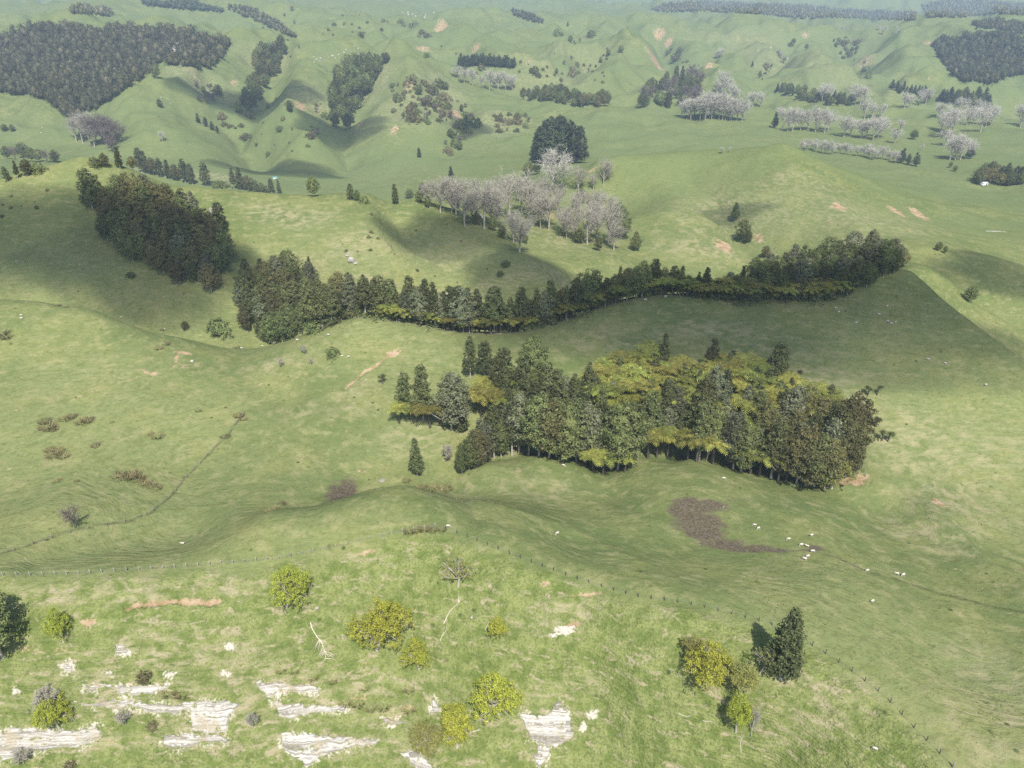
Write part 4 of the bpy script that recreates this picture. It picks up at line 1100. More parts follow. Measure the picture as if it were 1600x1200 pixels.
# ------------------------------------------------------------------ bare poplars of the gully and the valley
for n, (x, y, h, w, kd) in enumerate([(676,322,44,1.1,'bare'),(690,326,52,1.1,'bare'),(703,334,56,1.1,'bare'),(716,342,58,1.1,'bare'),(728,350,56,1.1,'bare'),(742,352,52,1,'bare'),(757,358,74,1.1,'bare'),(770,352,62,1,'bare'),(782,338,60,1,'bare'),
        (795,345,64,1.1,'bare'),(812,394,60,1.1,'bare'),(800,382,52,1.0,'bare'),(812,334,58,1,'bare'),(824,342,62,1,'bare'),(836,348,62,1,'bare'),(848,354,60,1,'bare'),(862,358,56,1,'bare'),(876,362,56,1,'bare'),(888,366,52,1,'bare'),(898,370,44,1,'bare'),
        (868,300,64,1.3,'palebare'),(850,306,46,1,'bare'),(905,300,46,1,'bare'),(922,296,36,1,'bare'),(942,292,46,1,'bare'),(906,340,46,1,'bare'),(924,336,42,1,'bare'),(944,346,46,1,'bare'),(914,384,60,1.1,'bare'),(930,372,56,1,'bare'),(946,386,64,1.1,'bare'),(958,388,50,1,'bare'),(770,318,40,1,'bare'),(745,330,44,1,'bare'),(720,318,40,1,'bare'),(700,312,36,1,'bare'),(790,308,40,1,'bare'),(815,312,44,1,'bare'),(830,318,46,1,'bare'),(845,330,46,1,'bare'),(780,362,44,1,'bare'),(870,330,46,1,'bare'),(735,318,40,1,'bare'),(890,340,44,1,'bare'),(925,360,46,1,'bare'),(940,330,40,1,'bare')]):
    lab = {10: 'tallest leafless tree lowest in the poplar gully', 20: 'pale fan-shaped leafless poplar before the round pine clump'}.get(n, 'grey leafless poplar in the left group of the gully behind the ridge' if x < 790 else 'grey leafless poplar in the middle group of the gully behind the ridge' if x < 902 else 'grey leafless poplar in the right group of the gully behind the ridge')
    stand(kd, x + (0 if n in (10, 20) else rnd.uniform(-5, 5)), y + (0 if n in (10, 20) else rnd.uniform(-6, 6)), h * (1 if n in (10, 20) else rnd.uniform(0.75, 1.1)), w * rnd.uniform(1.0, 1.45), lab, 'tree', None if n in (10, 20) else 'leafless poplars of the gully', 'leafless_poplar', dmin=340)
for x, y, h in [(725,305,20),(640,310,16),(970,372,40),(965,350,34),(908,318,24),(930,330,24),(785,372,20),(770,360,22),(820,380,16),(890,350,26),(745,352,24),(712,330,20),(660,306,22),(905,380,24),(935,392,22)]:
    stand('broad', x, y, h, 1.2, 'dark evergreen bush among the leafless poplars of the gully', 'tree', 'dark bushes among the gully poplars', 'evergreen_bush', dmin=340)
_j = random.Random(4)
row = [(x + _j.uniform(-3, 3), 186 + (x - 1060) * 0.03 + _j.uniform(-3, 2), _j.uniform(24, 42)) for x in range(1066, 1162, 5)] + [(x + _j.uniform(-3, 3), 233 + (x - 1250) * 0.13 + _j.uniform(-2, 2), _j.uniform(13, 24)) for x in range(1252, 1408, 6)]
single = [(1120,150,30),(1128,140,34),(1136,150,34),(1143,158,30),(1150,160,24),(1176,168,24),(1188,168,26),(1222,204,40),(1230,206,40),(1238,206,42),(1250,204,38),(1262,204,38),(1274,207,38),(1288,208,38),(1294,204,34),(1318,214,34),(1328,212,28),(1345,216,36),(1353,216,34),(1364,220,38),(1372,215,34),
          (1350,186,30),(1362,186,30),(1374,186,28),(1284,160,28),(1290,158,28),(1336,164,30),(1344,164,32),(1412,170,24),(1420,168,22),(1436,166,26),(1446,162,24),(1398,224,26),(1406,204,22),(1470,206,34),(1478,214,42),(1486,210,40),(1468,188,28),(1490,178,26),(1500,180,26),(1510,196,34),(1520,194,32),(1532,206,40),(1540,198,36),(1548,196,32),(1528,180,28),(1594,200,36),
          (1484,250,38),(1492,250,40),(1500,250,40),(1508,248,36),(1476,228,30),(1140,188,44),(1100,186,40),(715,122,22),(725,130,24),(738,134,26),(752,138,24),(765,140,32),(778,140,30),(790,142,28),(800,142,24),(1120,92,14),(1125,90,16),(1315,50,12),(1380,55,16),(1400,52,12),(1372,48,10),(1220,92,14),(950,78,8),(255,222,18),(1140,238,10),(1128,240,10),(1440,235,10)]
for n, (x, y, h) in enumerate(row + single):
    lab = ('pale leafless poplar in the dense row below the dark valley wood' if x < 1200 else 'short pale leafless poplar in the long low hedge row') if n < len(row) else (
        'pale leafless poplar below the short pine plantation' if 700 < x < 810 else 'lone pale leafless tree on the far left valley floor' if x < 300 else 'tiny pale leafless poplar high on the far hills' if y < 100 else
        'pale leafless poplar in the tall clump above the dense row' if x < 1165 else 'small pale leafless poplar pair right of the dense row' if x < 1200 else 'pale leafless poplar in the long line starting at the dark conifer' if x < 1310 and y > 190 else
        'pale leafless poplar in the middle clump of the flats' if x < 1380 else 'pale leafless poplar in the thin group left of the big clumps' if x < 1455 else 'pale leafless poplar at the right edge of the flats' if x > 1570 else 'pale leafless poplar in the nearest dense clump on the right flats' if y > 225 else 'pale leafless poplar in the big clumps on the right flats')
    grp = 'leafless poplars in valley hedge rows' if n < len(row) else 'leafless poplars scattered over the valley'
    stand('palebare', x, y, h * rnd.uniform(0.82, 1.12), rnd.uniform(1.0, 1.6), lab, 'tree', grp, 'leafless_poplar', dmin=560)
for x, y, h in [(120,222,40),(130,224,46),(141,226,50),(152,226,50),(163,226,46),(172,224,44),(182,224,38),(192,222,30),(148,230,44),(170,232,36),(176,238,26),(134,218,44)]:
    stand('brownbare' if x > 150 else 'bare', x, y, h, 1.2, 'grey leafless tree in the clump below the upper left wood', 'tree', 'leafless trees below the upper left wood', 'leafless_tree', dmin=560)
for x, y, h in [(12,248,20),(25,250,22),(38,246,24),(50,252,22),(62,252,20),(75,254,20),(88,254,20),(8,205,12),(20,206,12)]:
    stand('brownbare' if x % 2 else 'broad', x, y, h, 1.3, 'scrubby tree beside the road at the far left', 'tree', 'scrubby trees at the far left', 'scrubby_tree', dmin=560)

# ------------------------------------------------------------------ far evergreens
for x, y in scatter([(832,250),(840,244),(875,240),(905,246),(914,254),(880,258),(845,257)], 34, 6.5, 2.2, rnd):
    g = at_px(x, y, 600)
    e = 1 - ((x - 873) / 46.0) ** 2
    plant('pine', g, height_for(g, 26 + 36 * max(e, 0) ** 0.6), 1.15, 'dark pine in the round-topped clump on the valley floor', 'tree', 'pines of the round clump', 'pine_tree')
for k in range(26):
    x = 718 + k * 3.4; stand('pine', x, 103 + abs(k - 10) * 0.25 + rnd.uniform(-1, 1), rnd.uniform(16, 21), 1.2, 'dark pine in the short straight plantation on the far hill', 'tree', 'pines of the short plantation', 'pine_tree', dmin=600)
for x, y, h, kd, lab in [(705,279,20,'pine','small pointed conifer on the near edge of the valley floor'),(655,246,16,'pine','small conifer at the foot of the scrubby hillside'),(245,122,22,'broad','lone round dark tree left of the far rock face'),(250,168,14,'broad','lone bush on the far pasture left of the pale stones'),
        (1148,346,30,'cone','upright dark tree in the fold of the right hill'),(1160,376,34,'broad','rounder dark tree just below the upright one in the right hill fold'),(1168,380,20,'broad','bush at the foot of the round tree in the right hill fold'),(993,392,26,'broad','dark bush at the foot of the right hill'),(994,375,14,'broad','small dark bush above another at the foot of the right hill'),
        (1196,402,18,'olive','bush left of the ridge wood top'),(1408,255,24,'pine','first of three pines at the end of the hedge row'),(1418,258,18,'pine','second of three pines at the end of the hedge row'),(1430,260,22,'pine','third of three pines at the end of the hedge row'),
        (1466,392,14,'broad','low dark bush on the crest right of the ridge wood'),(1476,396,12,'broad','second low dark bush on the crest right of the ridge wood'),(1515,472,26,'broad','dark bush standing on the shaded slope right of the ridge'),(1210,200,26,'pine','dark conifer at the left end of the poplar line'),(1427,218,16,'broad','single rusty-green tree alone on the right flats'),
        (1515,248,24,'pine','dark tree right behind the densest poplar clump'),(1260,78,10,'broad','small round tree far on the upper right hills'),(823,300,12,'broad','small bush'),(826,275,22,'broad','low dark evergreen mound left of the pale poplar'),(840,272,20,'broad','second low dark evergreen mound left of the pale poplar'),
        (887,41,8,'pine','tiny dark tree high on the far hill'),(970,82,12,'broad','small round tree on the far middle hill'),(950,88,12,'broad','second small round tree on the far middle hill'),(940,158,20,'broad','tree at the right end of the dark scrub row'),(1175,105,10,'pine','small conifer on the far pasture slope'),(310,192,16,'pine','first of the small conifers in a short line on the left pasture'),(322,198,16,'pine','second of the small conifers in a short line'),(332,203,14,'pine','third of the small conifers in a short line'),(340,208,12,'pine','last of the small conifers in a short line'),(453,175,18,'pine','lone conifer on the shaded left slope'),
        (1485,262,10,'broad','small tree left of the bushes near the white shed'),(1492,268,10,'broad','small bush near the white shed'),(790,416,10,'shrub','round dark bush on the slope before the gully poplars'),(782,430,8,'shrub','lower round dark bush on the slope before the gully poplars'),(340,518,22,'shrub','dark bush left of the foot of the gully wood'),(290,516,14,'olive','small bush on the left dip behind the main ridge'),(205,433,9,'shrub','small dark bush on the slope under the left hill wood'),(520,556,14,'shrub','small dark bush on the crest left of the ridge belt')]:
    if lab == 'small bush': continue
    stand(kd, x, y, h, 1.2, lab, 'tree' if kd != 'shrub' else 'bush', None, 'far_tree' if kd != 'shrub' else 'round_bush', dmin=(560 if y < 262 else 150))

def scatter_group(poly, n, dx, dy, kinds, h0, h1, label, group, name, dmin=560, w=(1.0, 1.4), cat='tree'):
    for x, y in scatter(poly, n, dx, dy, rnd):
        kd = rnd.choice(kinds)
        stand(kd, x, y, h0 * (0.75 if cat == 'bush' else 1) + (h1 - h0) * rnd.random() ** (2.2 if cat == 'bush' else 1), rnd.uniform(*w), label.replace('dark ', '', 1).replace('tree', LOOK[kd].replace('dark pine', 'dark pointed') + ' tree', 1) if 'tree' in label and cat == 'tree' else label, cat, group, name, dmin=dmin)
scatter_group([(520,130),(555,100),(590,105),(590,130),(560,165),(545,205),(525,205),(518,170)], 42, 9, 8, ['broad', 'pine', 'broad'], 20, 28, 'dark tree of the wood in the gully left of the scrubby hillside', 'trees of the wood left of the scrubby hillside', 'wood_tree')
scatter_group([(402,80),(452,75),(440,112),(405,155),(380,190),(370,178),(398,125)], 30, 9, 8, ['broad', 'broad', 'olive'], 16, 24, 'dark tree in the narrow gully wood on the left far slope', 'trees of the narrow far gully wood', 'wood_tree')
scatter_group([(308,135),(345,150),(335,165),(312,160)], 8, 9, 7, ['broad', 'brownbare'], 12, 20, 'dark tree in the shaded hollow of the left far slope', 'trees in the shaded far hollow', 'wood_tree')
scatter_group([(610,135),(660,125),(700,140),(705,190),(660,195),(615,180)], 62, 6, 6, ['shrub', 'brownbare', 'scrub', 'broad', 'scrub'], 6, 18, 'dark scrub bush on the steep scrubby hillside', 'scrub on the steep hillside', 'scrub_bush', cat='bush')
scatter_group([(700,200),(735,180),(748,195),(720,235),(695,238)], 16, 8, 7, ['brownbare', 'shrub', 'broad'], 12, 20, 'bush in the gully at the right of the scrubby hillside', 'bushes right of the scrubby hillside', 'scrub_bush', cat='bush')
scatter_group([(770,180),(830,178),(825,205),(780,210)], 16, 9, 7, ['shrub', 'scrub', 'brownbare'], 8, 14, 'small bush on the bank left of the round pine clump', 'bushes left of the round pine clump', 'scrub_bush', cat='bush')
scatter_group([(812,150),(850,145),(900,155),(952,158),(945,168),(900,168),(860,160),(815,158)], 34, 8, 4, ['broad', 'broad', 'olive'], 13, 22, 'dark tree in the long scrub row on the far valley edge', 'trees of the long scrub row', 'wood_tree')
scatter_group([(1000,150),(1030,130),(1095,118),(1102,150),(1075,172),(1000,170)], 36, 9, 6, ['broad', 'broad', 'cone', 'brownbare'], 18, 28, 'dark tree of the wood left of the valley poplars', 'trees of the wood left of the valley poplars', 'wood_tree')
scatter_group([(1212,138),(1262,150),(1335,162),(1330,168),(1290,166),(1215,146)], 30, 7, 3, ['pine', 'broad'], 12, 20, 'dark tree in the strip between the valley poplars', 'trees of the dark valley strip', 'wood_tree')
scatter_group([(1392,140),(1425,142),(1455,150),(1450,156),(1395,144)], 18, 7, 3, ['pine', 'pine'], 12, 18, 'dark conifer in the left plantation on the right far slope', 'conifers of the left plantation', 'pine_tree')
scatter_group([(1465,156),(1500,152),(1542,160),(1545,172),(1510,168),(1470,162)], 24, 7, 4, ['pine', 'pine', 'broad'], 16, 24, 'dark conifer in the right plantation on the right far slope', 'conifers of the right plantation', 'pine_tree')
scatter_group([(1520,288),(1535,272),(1600,278),(1600,292),(1560,290),(1555,286),(1525,290)], 24, 8, 4, ['broad', 'olive', 'pine'], 16, 24, 'dark tree of the shelter belt around the white shed', 'trees around the white shed', 'wood_tree')
scatter_group([(1300,60),(1345,65),(1350,85),(1310,95)], 14, 8, 6, ['shrub', 'broad', 'scrub'], 7, 13, 'bush in the gully of the upper right far slope', 'bushes of the upper right gully', 'scrub_bush', cat='bush')
scatter_group([(800,90),(900,80),(960,85),(950,130),(870,135),(810,120)], 22, 9, 5, ['shrub', 'brownbare', 'scrub'], 5, 13, 'bush dotted over the folded far middle slope', 'bushes of the far middle slope', 'scrub_bush', cat='bush')
scatter_group([(380,60),(460,15),(475,60),(560,15),(640,40),(560,60),(470,70)], 26, 8, 4, ['shrub', 'scrub', 'brownbare'], 4, 11, 'bush dotted over the far left hilltops', 'bushes of the far left hilltops', 'scrub_bush', cat='bush')
scatter_group([(400,190),(470,100),(520,110),(500,230),(420,250)], 16, 8, 6, ['shrub', 'scrub', 'brownbare'], 4, 11, 'bush dotted on the spur between the far gully woods', 'bushes between the far gully woods', 'scrub_bush', cat='bush')
scatter_group([(590,100),(600,92),(612,96),(605,102)], 6, 6, 3, ['pine', 'broad'], 12, 17, 'dark tree in the small clump on the peak of the scrubby hillside', 'trees of the hilltop clump', 'wood_tree')
scatter_group([(0,310),(130,280),(140,300),(60,330),(0,350)], 8, 14, 6, ['scrub', 'shrub'], 3, 7, 'low bush on the upper slope of the left hill', 'bushes on the upper left hill', 'scrub_bush', dmin=300, cat='bush')
scatter_group([(560,330),(700,350),(880,440),(700,450),(500,400)], 14, 14, 6, ['scrub', 'shrub'], 2.5, 6, 'low bush dotted over the slope behind the ridge belt', 'bushes behind the ridge belt', 'scrub_bush', dmin=310, cat='bush')

# scrub that follows the far gullies
for pl, n in [([(470,70),(430,120),(400,160),(375,200),(400,240)],14),([(720,150),(735,190),(700,235)],10),([(300,100),(330,140),(350,190),(390,215),(420,245)],16),([(960,80),(930,110),(880,125),(830,110)],16),([(1320,60),(1330,90),(1370,125)],12),([(1240,70),(1200,110),(1180,140)],10),([(700,70),(730,105),(790,130)],10),([(480,235),(500,200),(520,160)],8),([(1090,110),(1060,90),(1040,70)],8),([(640,40),(690,70),(660,100)],10),([(860,50),(900,70),(930,60)],8)]:
    for _ in range(n):
        t = rnd.uniform(0, len(pl) - 1.001); i = int(t); f = t - i
        x = pl[i][0] * (1 - f) + pl[i + 1][0] * f + rnd.gauss(0, 5); y = pl[i][1] * (1 - f) + pl[i + 1][1] * f + rnd.gauss(0, 3)
        kd = rnd.choice(['shrub', 'scrub', 'brownbare', 'broad', 'scrub'])
        stand(kd, x, y, 3.5 + 9 * rnd.random() ** 2, rnd.uniform(1.0, 1.6), LOOK[kd] + ' bush in the scrubby gullies of the far hills', 'bush', 'scrub of the far gullies', 'gully_bush', dmin=560)

# far woods that read as one mass
def wood_mass(name, label_, poly, n, dx, dy, h0, h1, mat, dmin=560, fine=False):
    V = []; q = []; nv = 0
    bases = []
    for i in range(4):
        rng = np.random.default_rng(900 + i)
        w = 0.34 + 0.05 * i
        pr = lambda t: w * math.sin(math.pi * min(max(t, 0), 1) ** 0.7) ** 0.6 if 0 < t < 1 else 0.0
        bases.append(Geo().add(core(pr, 0.12, 0.92, rng, 0.66, 7, 6)).add(clumped(pr, 0.1, 1.0, 60 if fine else 26, 8 if fine else 4, 0.036 if fine else 0.07, 0.085, rng, 0.6)).arrays())
    for x, y in scatter(poly, n, dx, dy, rnd):
        g = at_px(x, y, dmin, 9000)
        if g is None: continue
        b, f = bases[rnd.randrange(4)]
        h = height_for(g, rnd.uniform(h0, h1)); a = rnd.uniform(0, 6.28); ws = h * rnd.uniform(1.0, 1.3)
        X = b[:, 0] * math.cos(a) - b[:, 1] * math.sin(a); Y = b[:, 0] * math.sin(a) + b[:, 1] * math.cos(a)
        V.append(np.stack([X * ws + g[0], Y * ws + g[1], b[:, 2] * h + g[2] - 0.08 * h], 1)); q.append(f + nv); nv += len(b)
    if not V: return
    o = link(name, add_mesh(name, np.concatenate(V), np.concatenate(q), None, mat))
    tag(o, label_, 'wood', None, 'stuff')

wood_mass('far_wood', 'large dark native wood covering the upper left hillside', [(0,62),(60,45),(110,45),(150,50),(250,48),(330,60),(362,75),(330,112),(255,100),(205,135),(155,170),(110,188),(70,155),(0,145)], 520, 6.6, 5.2, 11, 23, M_WOOD, fine=True)
wood_mass('far_wood', 'dark wood covering the upper right hillside', [(1455,72),(1500,60),(1565,58),(1600,66),(1600,116),(1570,122),(1550,132),(1505,128),(1482,112)], 230, 6, 4.5, 10, 20, M_WOOD, fine=True)
wood_mass('far_wood', 'small rounded wood on the skyline ridge at the upper left', [(112,16),(130,12),(170,18),(178,26),(140,24),(115,22)], 40, 5, 3, 9, 14, M_WOOD)
wood_mass('far_wood', 'long pine strip along the top edge at left', [(225,6),(300,5),(330,14),(350,20),(300,16),(230,10)], 60, 5, 2.2, 8, 13, M_PINE)
wood_mass('far_wood', 'scrubby gully wood running down from the top left', [(350,8),(390,14),(430,32),(465,60),(445,55),(405,35),(360,18)], 70, 5, 3.2, 6, 11, M_WOOD)
wood_mass('far_wood', 'dark narrow wood on the far middle hill near the top', [(800,16),(815,20),(850,34),(848,38),(820,32),(803,24)], 36, 4, 2.5, 6, 9, M_WOOD)
wood_mass('far_wood', 'blue distant forest band along the top right', [(1015,16),(1040,8),(1100,4),(1180,8),(1250,10),(1330,18),(1430,22),(1430,32),(1380,32),(1300,28),(1250,30),(1180,22),(1100,18),(1030,20)], 620, 3.4, 1.5, 5, 8, M_WOOD, 1500)
wood_mass('far_wood', 'dark forested far hills at the top right corner', [(1440,10),(1480,2),(1540,4),(1600,8),(1600,24),(1560,22),(1500,28),(1450,28)], 330, 3.6, 1.6, 5, 9, M_WOOD, 1500)
wood_mass('far_wood', 'dark wood at the right edge above the upper right wood', [(1520,38),(1560,34),(1600,40),(1600,56),(1570,48),(1525,44)], 70, 4.5, 2.5, 8, 12, M_WOOD)

# ------------------------------------------------------------------ rushes and tussocks on the pasture
RUSH = [(75,668,18),(70,660,14),(82,672,12),(102,655,14),(112,652,12),(128,660,14),(137,658,14),(84,712,16),(92,706,14),(100,714,12),(78,704,12),(186,744,16),(197,748,18),(207,744,18),(216,750,16),(226,756,13),(235,760,13),(245,764,12),(246,683,13),(374,650,12),(380,655,10),(352,683,10),(3,522,16),(10,528,12),
        (248,545,10),(260,538,9),(370,543,8),(640,831,12),(652,828,13),(663,827,13),(676,828,11),(690,828,10),(150,697,10),(90,752,10),(430,795,9),(440,788,9),(418,800,8),(680,762,12),(690,768,14),(698,764,12),(670,768,10),(662,762,9),(655,764,9),(635,752,9),(235,678,7),(175,660,5),(310,642,7),(120,752,6),(255,515,7),(90,478,8),(100,480,7),(265,1083,14),(285,1086,14),(540,1098,12),(560,1100,12),(600,1105,12),(640,1108,13),(580,1108,10),(490,1060,9),(520,1065,9),(440,1048,9),(460,1050,8),(570,1076,9),(640,1078,10)]
for n, (x, y, h) in enumerate(RUSH):
    low = y > 1000
    lab = 'brown rush clump on the edge of a bluff ledge' if low else ('brown rush clump along the near fence on top of the bluff' if 820 < y < 840 else ('pale rush clump in the wet gully below the middle forest' if 740 < y < 770 and x > 600 else 'brown rush clump dotted on the left pasture slope'))
    stand('rush', x, y, h * 0.6, 1.35, lab, 'rush clump', {'b': 'rush clumps on the pasture and bluff', 'p': 'rush clumps in the wet gully'}[lab[0]], 'rush_clump')
for x, y, h, lab in [(475,553,14,'grey leafless bush on the crest left of the ridge belt'), (440,573,14,'left grey twiggy bush on the slope below the crest'), (485,570,10,'right grey twiggy bush on the slope below the crest')]:
    stand('bareshrub', x, y, h, 0.9, lab, 'bush', None, 'leafless_shrub')

# rank grass tufts over the bluff: too many to count
rng = np.random.default_rng(77)
n = 26000
lr = math.log(80) + (math.log(152) - math.log(80)) * rng.random(n) ** 0.8
az = math.radians(-47) + math.radians(94) * rng.random(n)
x = np.exp(lr) * np.sin(az); y = np.exp(lr) * np.cos(az)
keep = lr < np.interp(az, _f_az[_o], _f_lr[_o]) - 0.006
keep &= (fbm(x / 5, y / 5, 3, 61) + 0.55 * rng.random(n)) > 0.12
x = x[keep]; y = y[keep]; m = len(x)
z = terr(x, y)
V = []; q = []
hh = 0.22 + 0.32 * rng.random(m)
for k in range(5):
    a = rng.random(m) * 6.28; tl = 0.35 + 0.7 * rng.random(m)
    bx = x + 0.12 * rng.normal(size=m); by = y + 0.12 * rng.normal(size=m)
    sx = -np.sin(a) * 0.055; sy = np.cos(a) * 0.055
    ex = bx + np.cos(a) * hh * tl; ey = by + np.sin(a) * hh * tl - 0.1 * hh; ez = z + hh * (0.75 - 0.2 * tl)
    V.append(np.stack([np.stack([bx - sx, by - sy, z - 0.12], 1), np.stack([bx + sx, by + sy, z - 0.12], 1), np.stack([ex, ey, ez], 1)], 1).reshape(-1, 3))
V = np.concatenate(V)
tufts = link('rough_grass', add_mesh('rough_grass', V, None, np.arange(len(V)).reshape(-1, 3), M_TUFT))
tag(tufts, 'rank uncropped grass tufts covering the near bluff', 'grass', None, 'stuff')

# grazed tufts, weeds and small rushes over the pasture of the middle distance
n = 30000
lr = math.log(95) + (math.log(330) - math.log(95)) * rng.random(n)
az = math.radians(-44) + math.radians(88) * rng.random(n)
x = np.exp(lr) * np.sin(az); y = np.exp(lr) * np.cos(az)
keep = lr > np.interp(az, _f_az[_o], _f_lr[_o]) + 0.01
keep &= (fbm(x / 16, y / 16, 3, 62) + 0.7 * rng.random(n) ** 2) > 0.25
x = x[keep]; y = y[keep]; m = len(x); z = terr(x, y); V = []
hh = 0.10 + 0.28 * rng.random(m) ** 2.5
for k in range(4):
    a = rng.random(m) * 6.28; tl = 0.5 + 0.8 * rng.random(m)
    bx = x + 0.14 * rng.normal(size=m); by = y + 0.14 * rng.normal(size=m)
    sx = -np.sin(a) * 0.09; sy = np.cos(a) * 0.09
    V.append(np.stack([np.stack([bx - sx, by - sy, z - 0.08], 1), np.stack([bx + sx, by + sy, z - 0.08], 1), np.stack([bx + np.cos(a) * hh * tl, by + np.sin(a) * hh * tl, z + hh], 1)], 1).reshape(-1, 3))
V = np.concatenate(V)
M_WEED = leaf_material('weed_blade', (0.075, 0.085, 0.026), (0.20, 0.19, 0.075), (0.30, 0.26, 0.14), 0.2, patch=0.2)
tag(link('pasture_weeds', add_mesh('pasture_weeds', V, None, np.arange(len(V)).reshape(-1, 3), M_WEED)), 'small weeds and uneaten tufts over the grazed pasture', 'grass', None, 'stuff')

# ------------------------------------------------------------------ layered pale rock ledges of the bluff
def rock_material():
    k = NT('pale_mudstone')
    pos = k.n('ShaderNodeNewGeometry').outputs['Position']
    sep = k.n('ShaderNodeSeparateXYZ'); k.l(pos, sep.inputs[0])
    n0 = k.noise(pos, 0.25, 4); n1 = k.noise(pos, 2.2, 5, 0.65)
    band = k.noise(k.mapped(pos, (0.06, 0.06, 3.2)), 1.0, 5, 0.7)
    col = k.mix(k.ramp(band, 0.40, 0.58), (0.21, 0.195, 0.165), (0.47, 0.455, 0.415))
    col = k.mix(k.math('MULTIPLY', k.ramp(n0, 0.5, 0.68), 0.7), col, (0.33, 0.28, 0.19))
    col = k.mix(k.math('MULTIPLY', k.ramp(n1, 0.55, 0.75), 0.6), col, (0.60, 0.58, 0.53))
    col = k.mix(k.math('MULTIPLY', k.ramp(n1, 0.42, 0.25), 0.7), col, (0.18, 0.165, 0.13))
    n3 = k.noise(k.mapped(pos, (0.5, 0.5, 1.1)), 0.9, 5, 0.68, 0.7)
    col = k.mix(k.math('MULTIPLY', k.ramp(n3, 0.55, 0.66), 0.85), col, (0.25, 0.225, 0.13))
    col = k.mix(k.ramp(n3, 0.60, 0.68), col, (0.16, 0.185, 0.062))
    k.l(col, k.b.inputs['Base Color']); k.b.inputs['Roughness'].default_value = 0.95
    k.l(k.bump(k.math('ADD', band, k.math('MULTIPLY', n1, 0.4)), 0.8, 0.25), k.b.inputs['Normal'])
    return k.m
M_ROCK = rock_material()

def ledge(poly_px, label, thick=0.6, step=0.14):
    w = unproj_line(poly_px)[:, :2]
    lo = w.min(0) - 0.8; hi = w.max(0) + 0.8
    xs = np.arange(lo[0], hi[0], step); ys = np.arange(lo[1], hi[1], step)
    X, Y = np.meshgrid(xs, ys)
    Xn = X + 0.9 * fbm(X / 1.6, Y / 1.6, 4, 71, 0.62); Yn = Y + 0.6 * fbm(X / 1.6, Y / 1.6, 4, 72, 0.62)
    ins = np.zeros(X.shape, bool); dist = np.full(X.shape, 1e9)
    for i in range(len(w)):
        a = w[i - 1]; b = w[i]
        c = ((a[1] > Yn) != (b[1] > Yn)) & (Xn < (b[0] - a[0]) * (Yn - a[1]) / (b[1] - a[1] + 1e-9) + a[0])
        ins ^= c
        ab = b - a; L = ab @ ab + 1e-9
        t = np.clip(((Xn - a[0]) * ab[0] + (Yn - a[1]) * ab[1]) / L, 0, 1)
        dist = np.minimum(dist, np.hypot(Xn - a[0] - t * ab[0], Yn - a[1] - t * ab[1]))
    sd = np.where(ins, dist, -dist)
    Zt = terr(X, Y)
    strata = (Zt * 0.95 + 0.5 * fbm(X / 2.5, Y / 2.5, 3, 73))
    fr = strata - np.floor(strata)
    riser = (smooth(0.0, 0.28, fr) - fr) * 1.05          # flat treads, upright risers
    stepv = 0.0
    H = thick * smooth(-0.12, 0.28, sd) - 0.42 + stepv + 0.10 * fbm(X / 0.5, Y / 0.5, 2, 74)
    # the slope faces the camera side: push out along it
    Z = Zt + H * 0.75 + riser * smooth(-0.3, 0.3, sd); Yv = Y - H * 0.55
    use = sd > -0.55
    idx = -np.ones(X.shape, int); idx[use] = np.arange(use.sum())
    q = np.stack([idx[:-1, :-1], idx[:-1, 1:], idx[1:, 1:], idx[1:, :-1]], -1).reshape(-1, 4)
    q = q[(q >= 0).all(1)]
    if len(q) < 4: return
    me = add_mesh('rock_ledge', np.stack([X[use], Yv[use], Z[use]], 1), q, None, M_ROCK)
    tag(link('rock_ledge', me), label, 'rock')

for poly, lab in LEDGES:
    ledge(poly, lab)

# boulders
def boulder_mesh(i):
    import bmesh
    bm = bmesh.new(); bmesh.ops.create_icosphere(bm, subdivisions=3, radius=1.0)
    V = np.array([v.co[:] for v in bm.verts])
    d = 1 + 0.28 * fbm(V[:, 0] * 1.6 + 9 * i + V[:, 2], V[:, 1] * 1.6 + V[:, 2] * 0.7, 3, 80 + i)
    V = V * d[:, None] * np.array([1.0, 0.8, 0.75])
    V = np.round(V * 3.2) / 3.2 * 0.35 + V * 0.65
    for v, c in zip(bm.verts, V): v.co = c
    me = bpy.data.meshes.new('boulder'); bm.to_mesh(me); bm.free(); me.materials.append(M_ROCK)
    return me
BOULD = [boulder_mesh(i) for i in range(4)]
def boulder(px, py, wpx, label, group=None, tall=1.0, dmin=75):
    g = at_px(px, py, dmin)
    if g is None: return
    r = wpx * math.sqrt(g @ g) / F / 2
    o = link('boulder', BOULD[random.randrange(4)]); o.location = (g[0], g[1], g[2] + 0.2 * r * tall)
    o.scale = (r, r, r * tall); o.rotation_euler = (0, 0, random.uniform(0, 6.28))
    tag(o, label, 'rock', group)
rnd = random.Random(21)
for x, y in scatter([(478,92),(520,82),(560,84),(580,92),(540,98),(490,99)], 16, 6, 3, rnd): boulder(x, y, rnd.uniform(1.8, 4), 'white rock on the far left hilltop outcrop', 'rocks of the far left hilltop', 1.4, 560)
for x, y in scatter([(270,76),(285,72),(290,92),(274,94)], 9, 4, 5, rnd): boulder(x, y, rnd.uniform(6, 10), 'pale rock of the cliff inside the upper left wood', 'rocks of the cliff in the upper left wood', 2.2, 560)
for x, y in scatter([(625,20),(680,20),(665,30),(640,28)], 8, 6, 2.5, rnd): boulder(x, y, rnd.uniform(1.5, 3.2), 'white rock on the far skyline slope', 'rocks of the far skyline slope', 1.5, 560)
for x, y in scatter([(538,75),(560,70),(570,90),(545,98)], 7, 5, 4, rnd): boulder(x, y, rnd.uniform(1.5, 3.5), 'white rock on the spur above the gully wood', 'rocks on the spur above the gully wood', 1.3, 560)
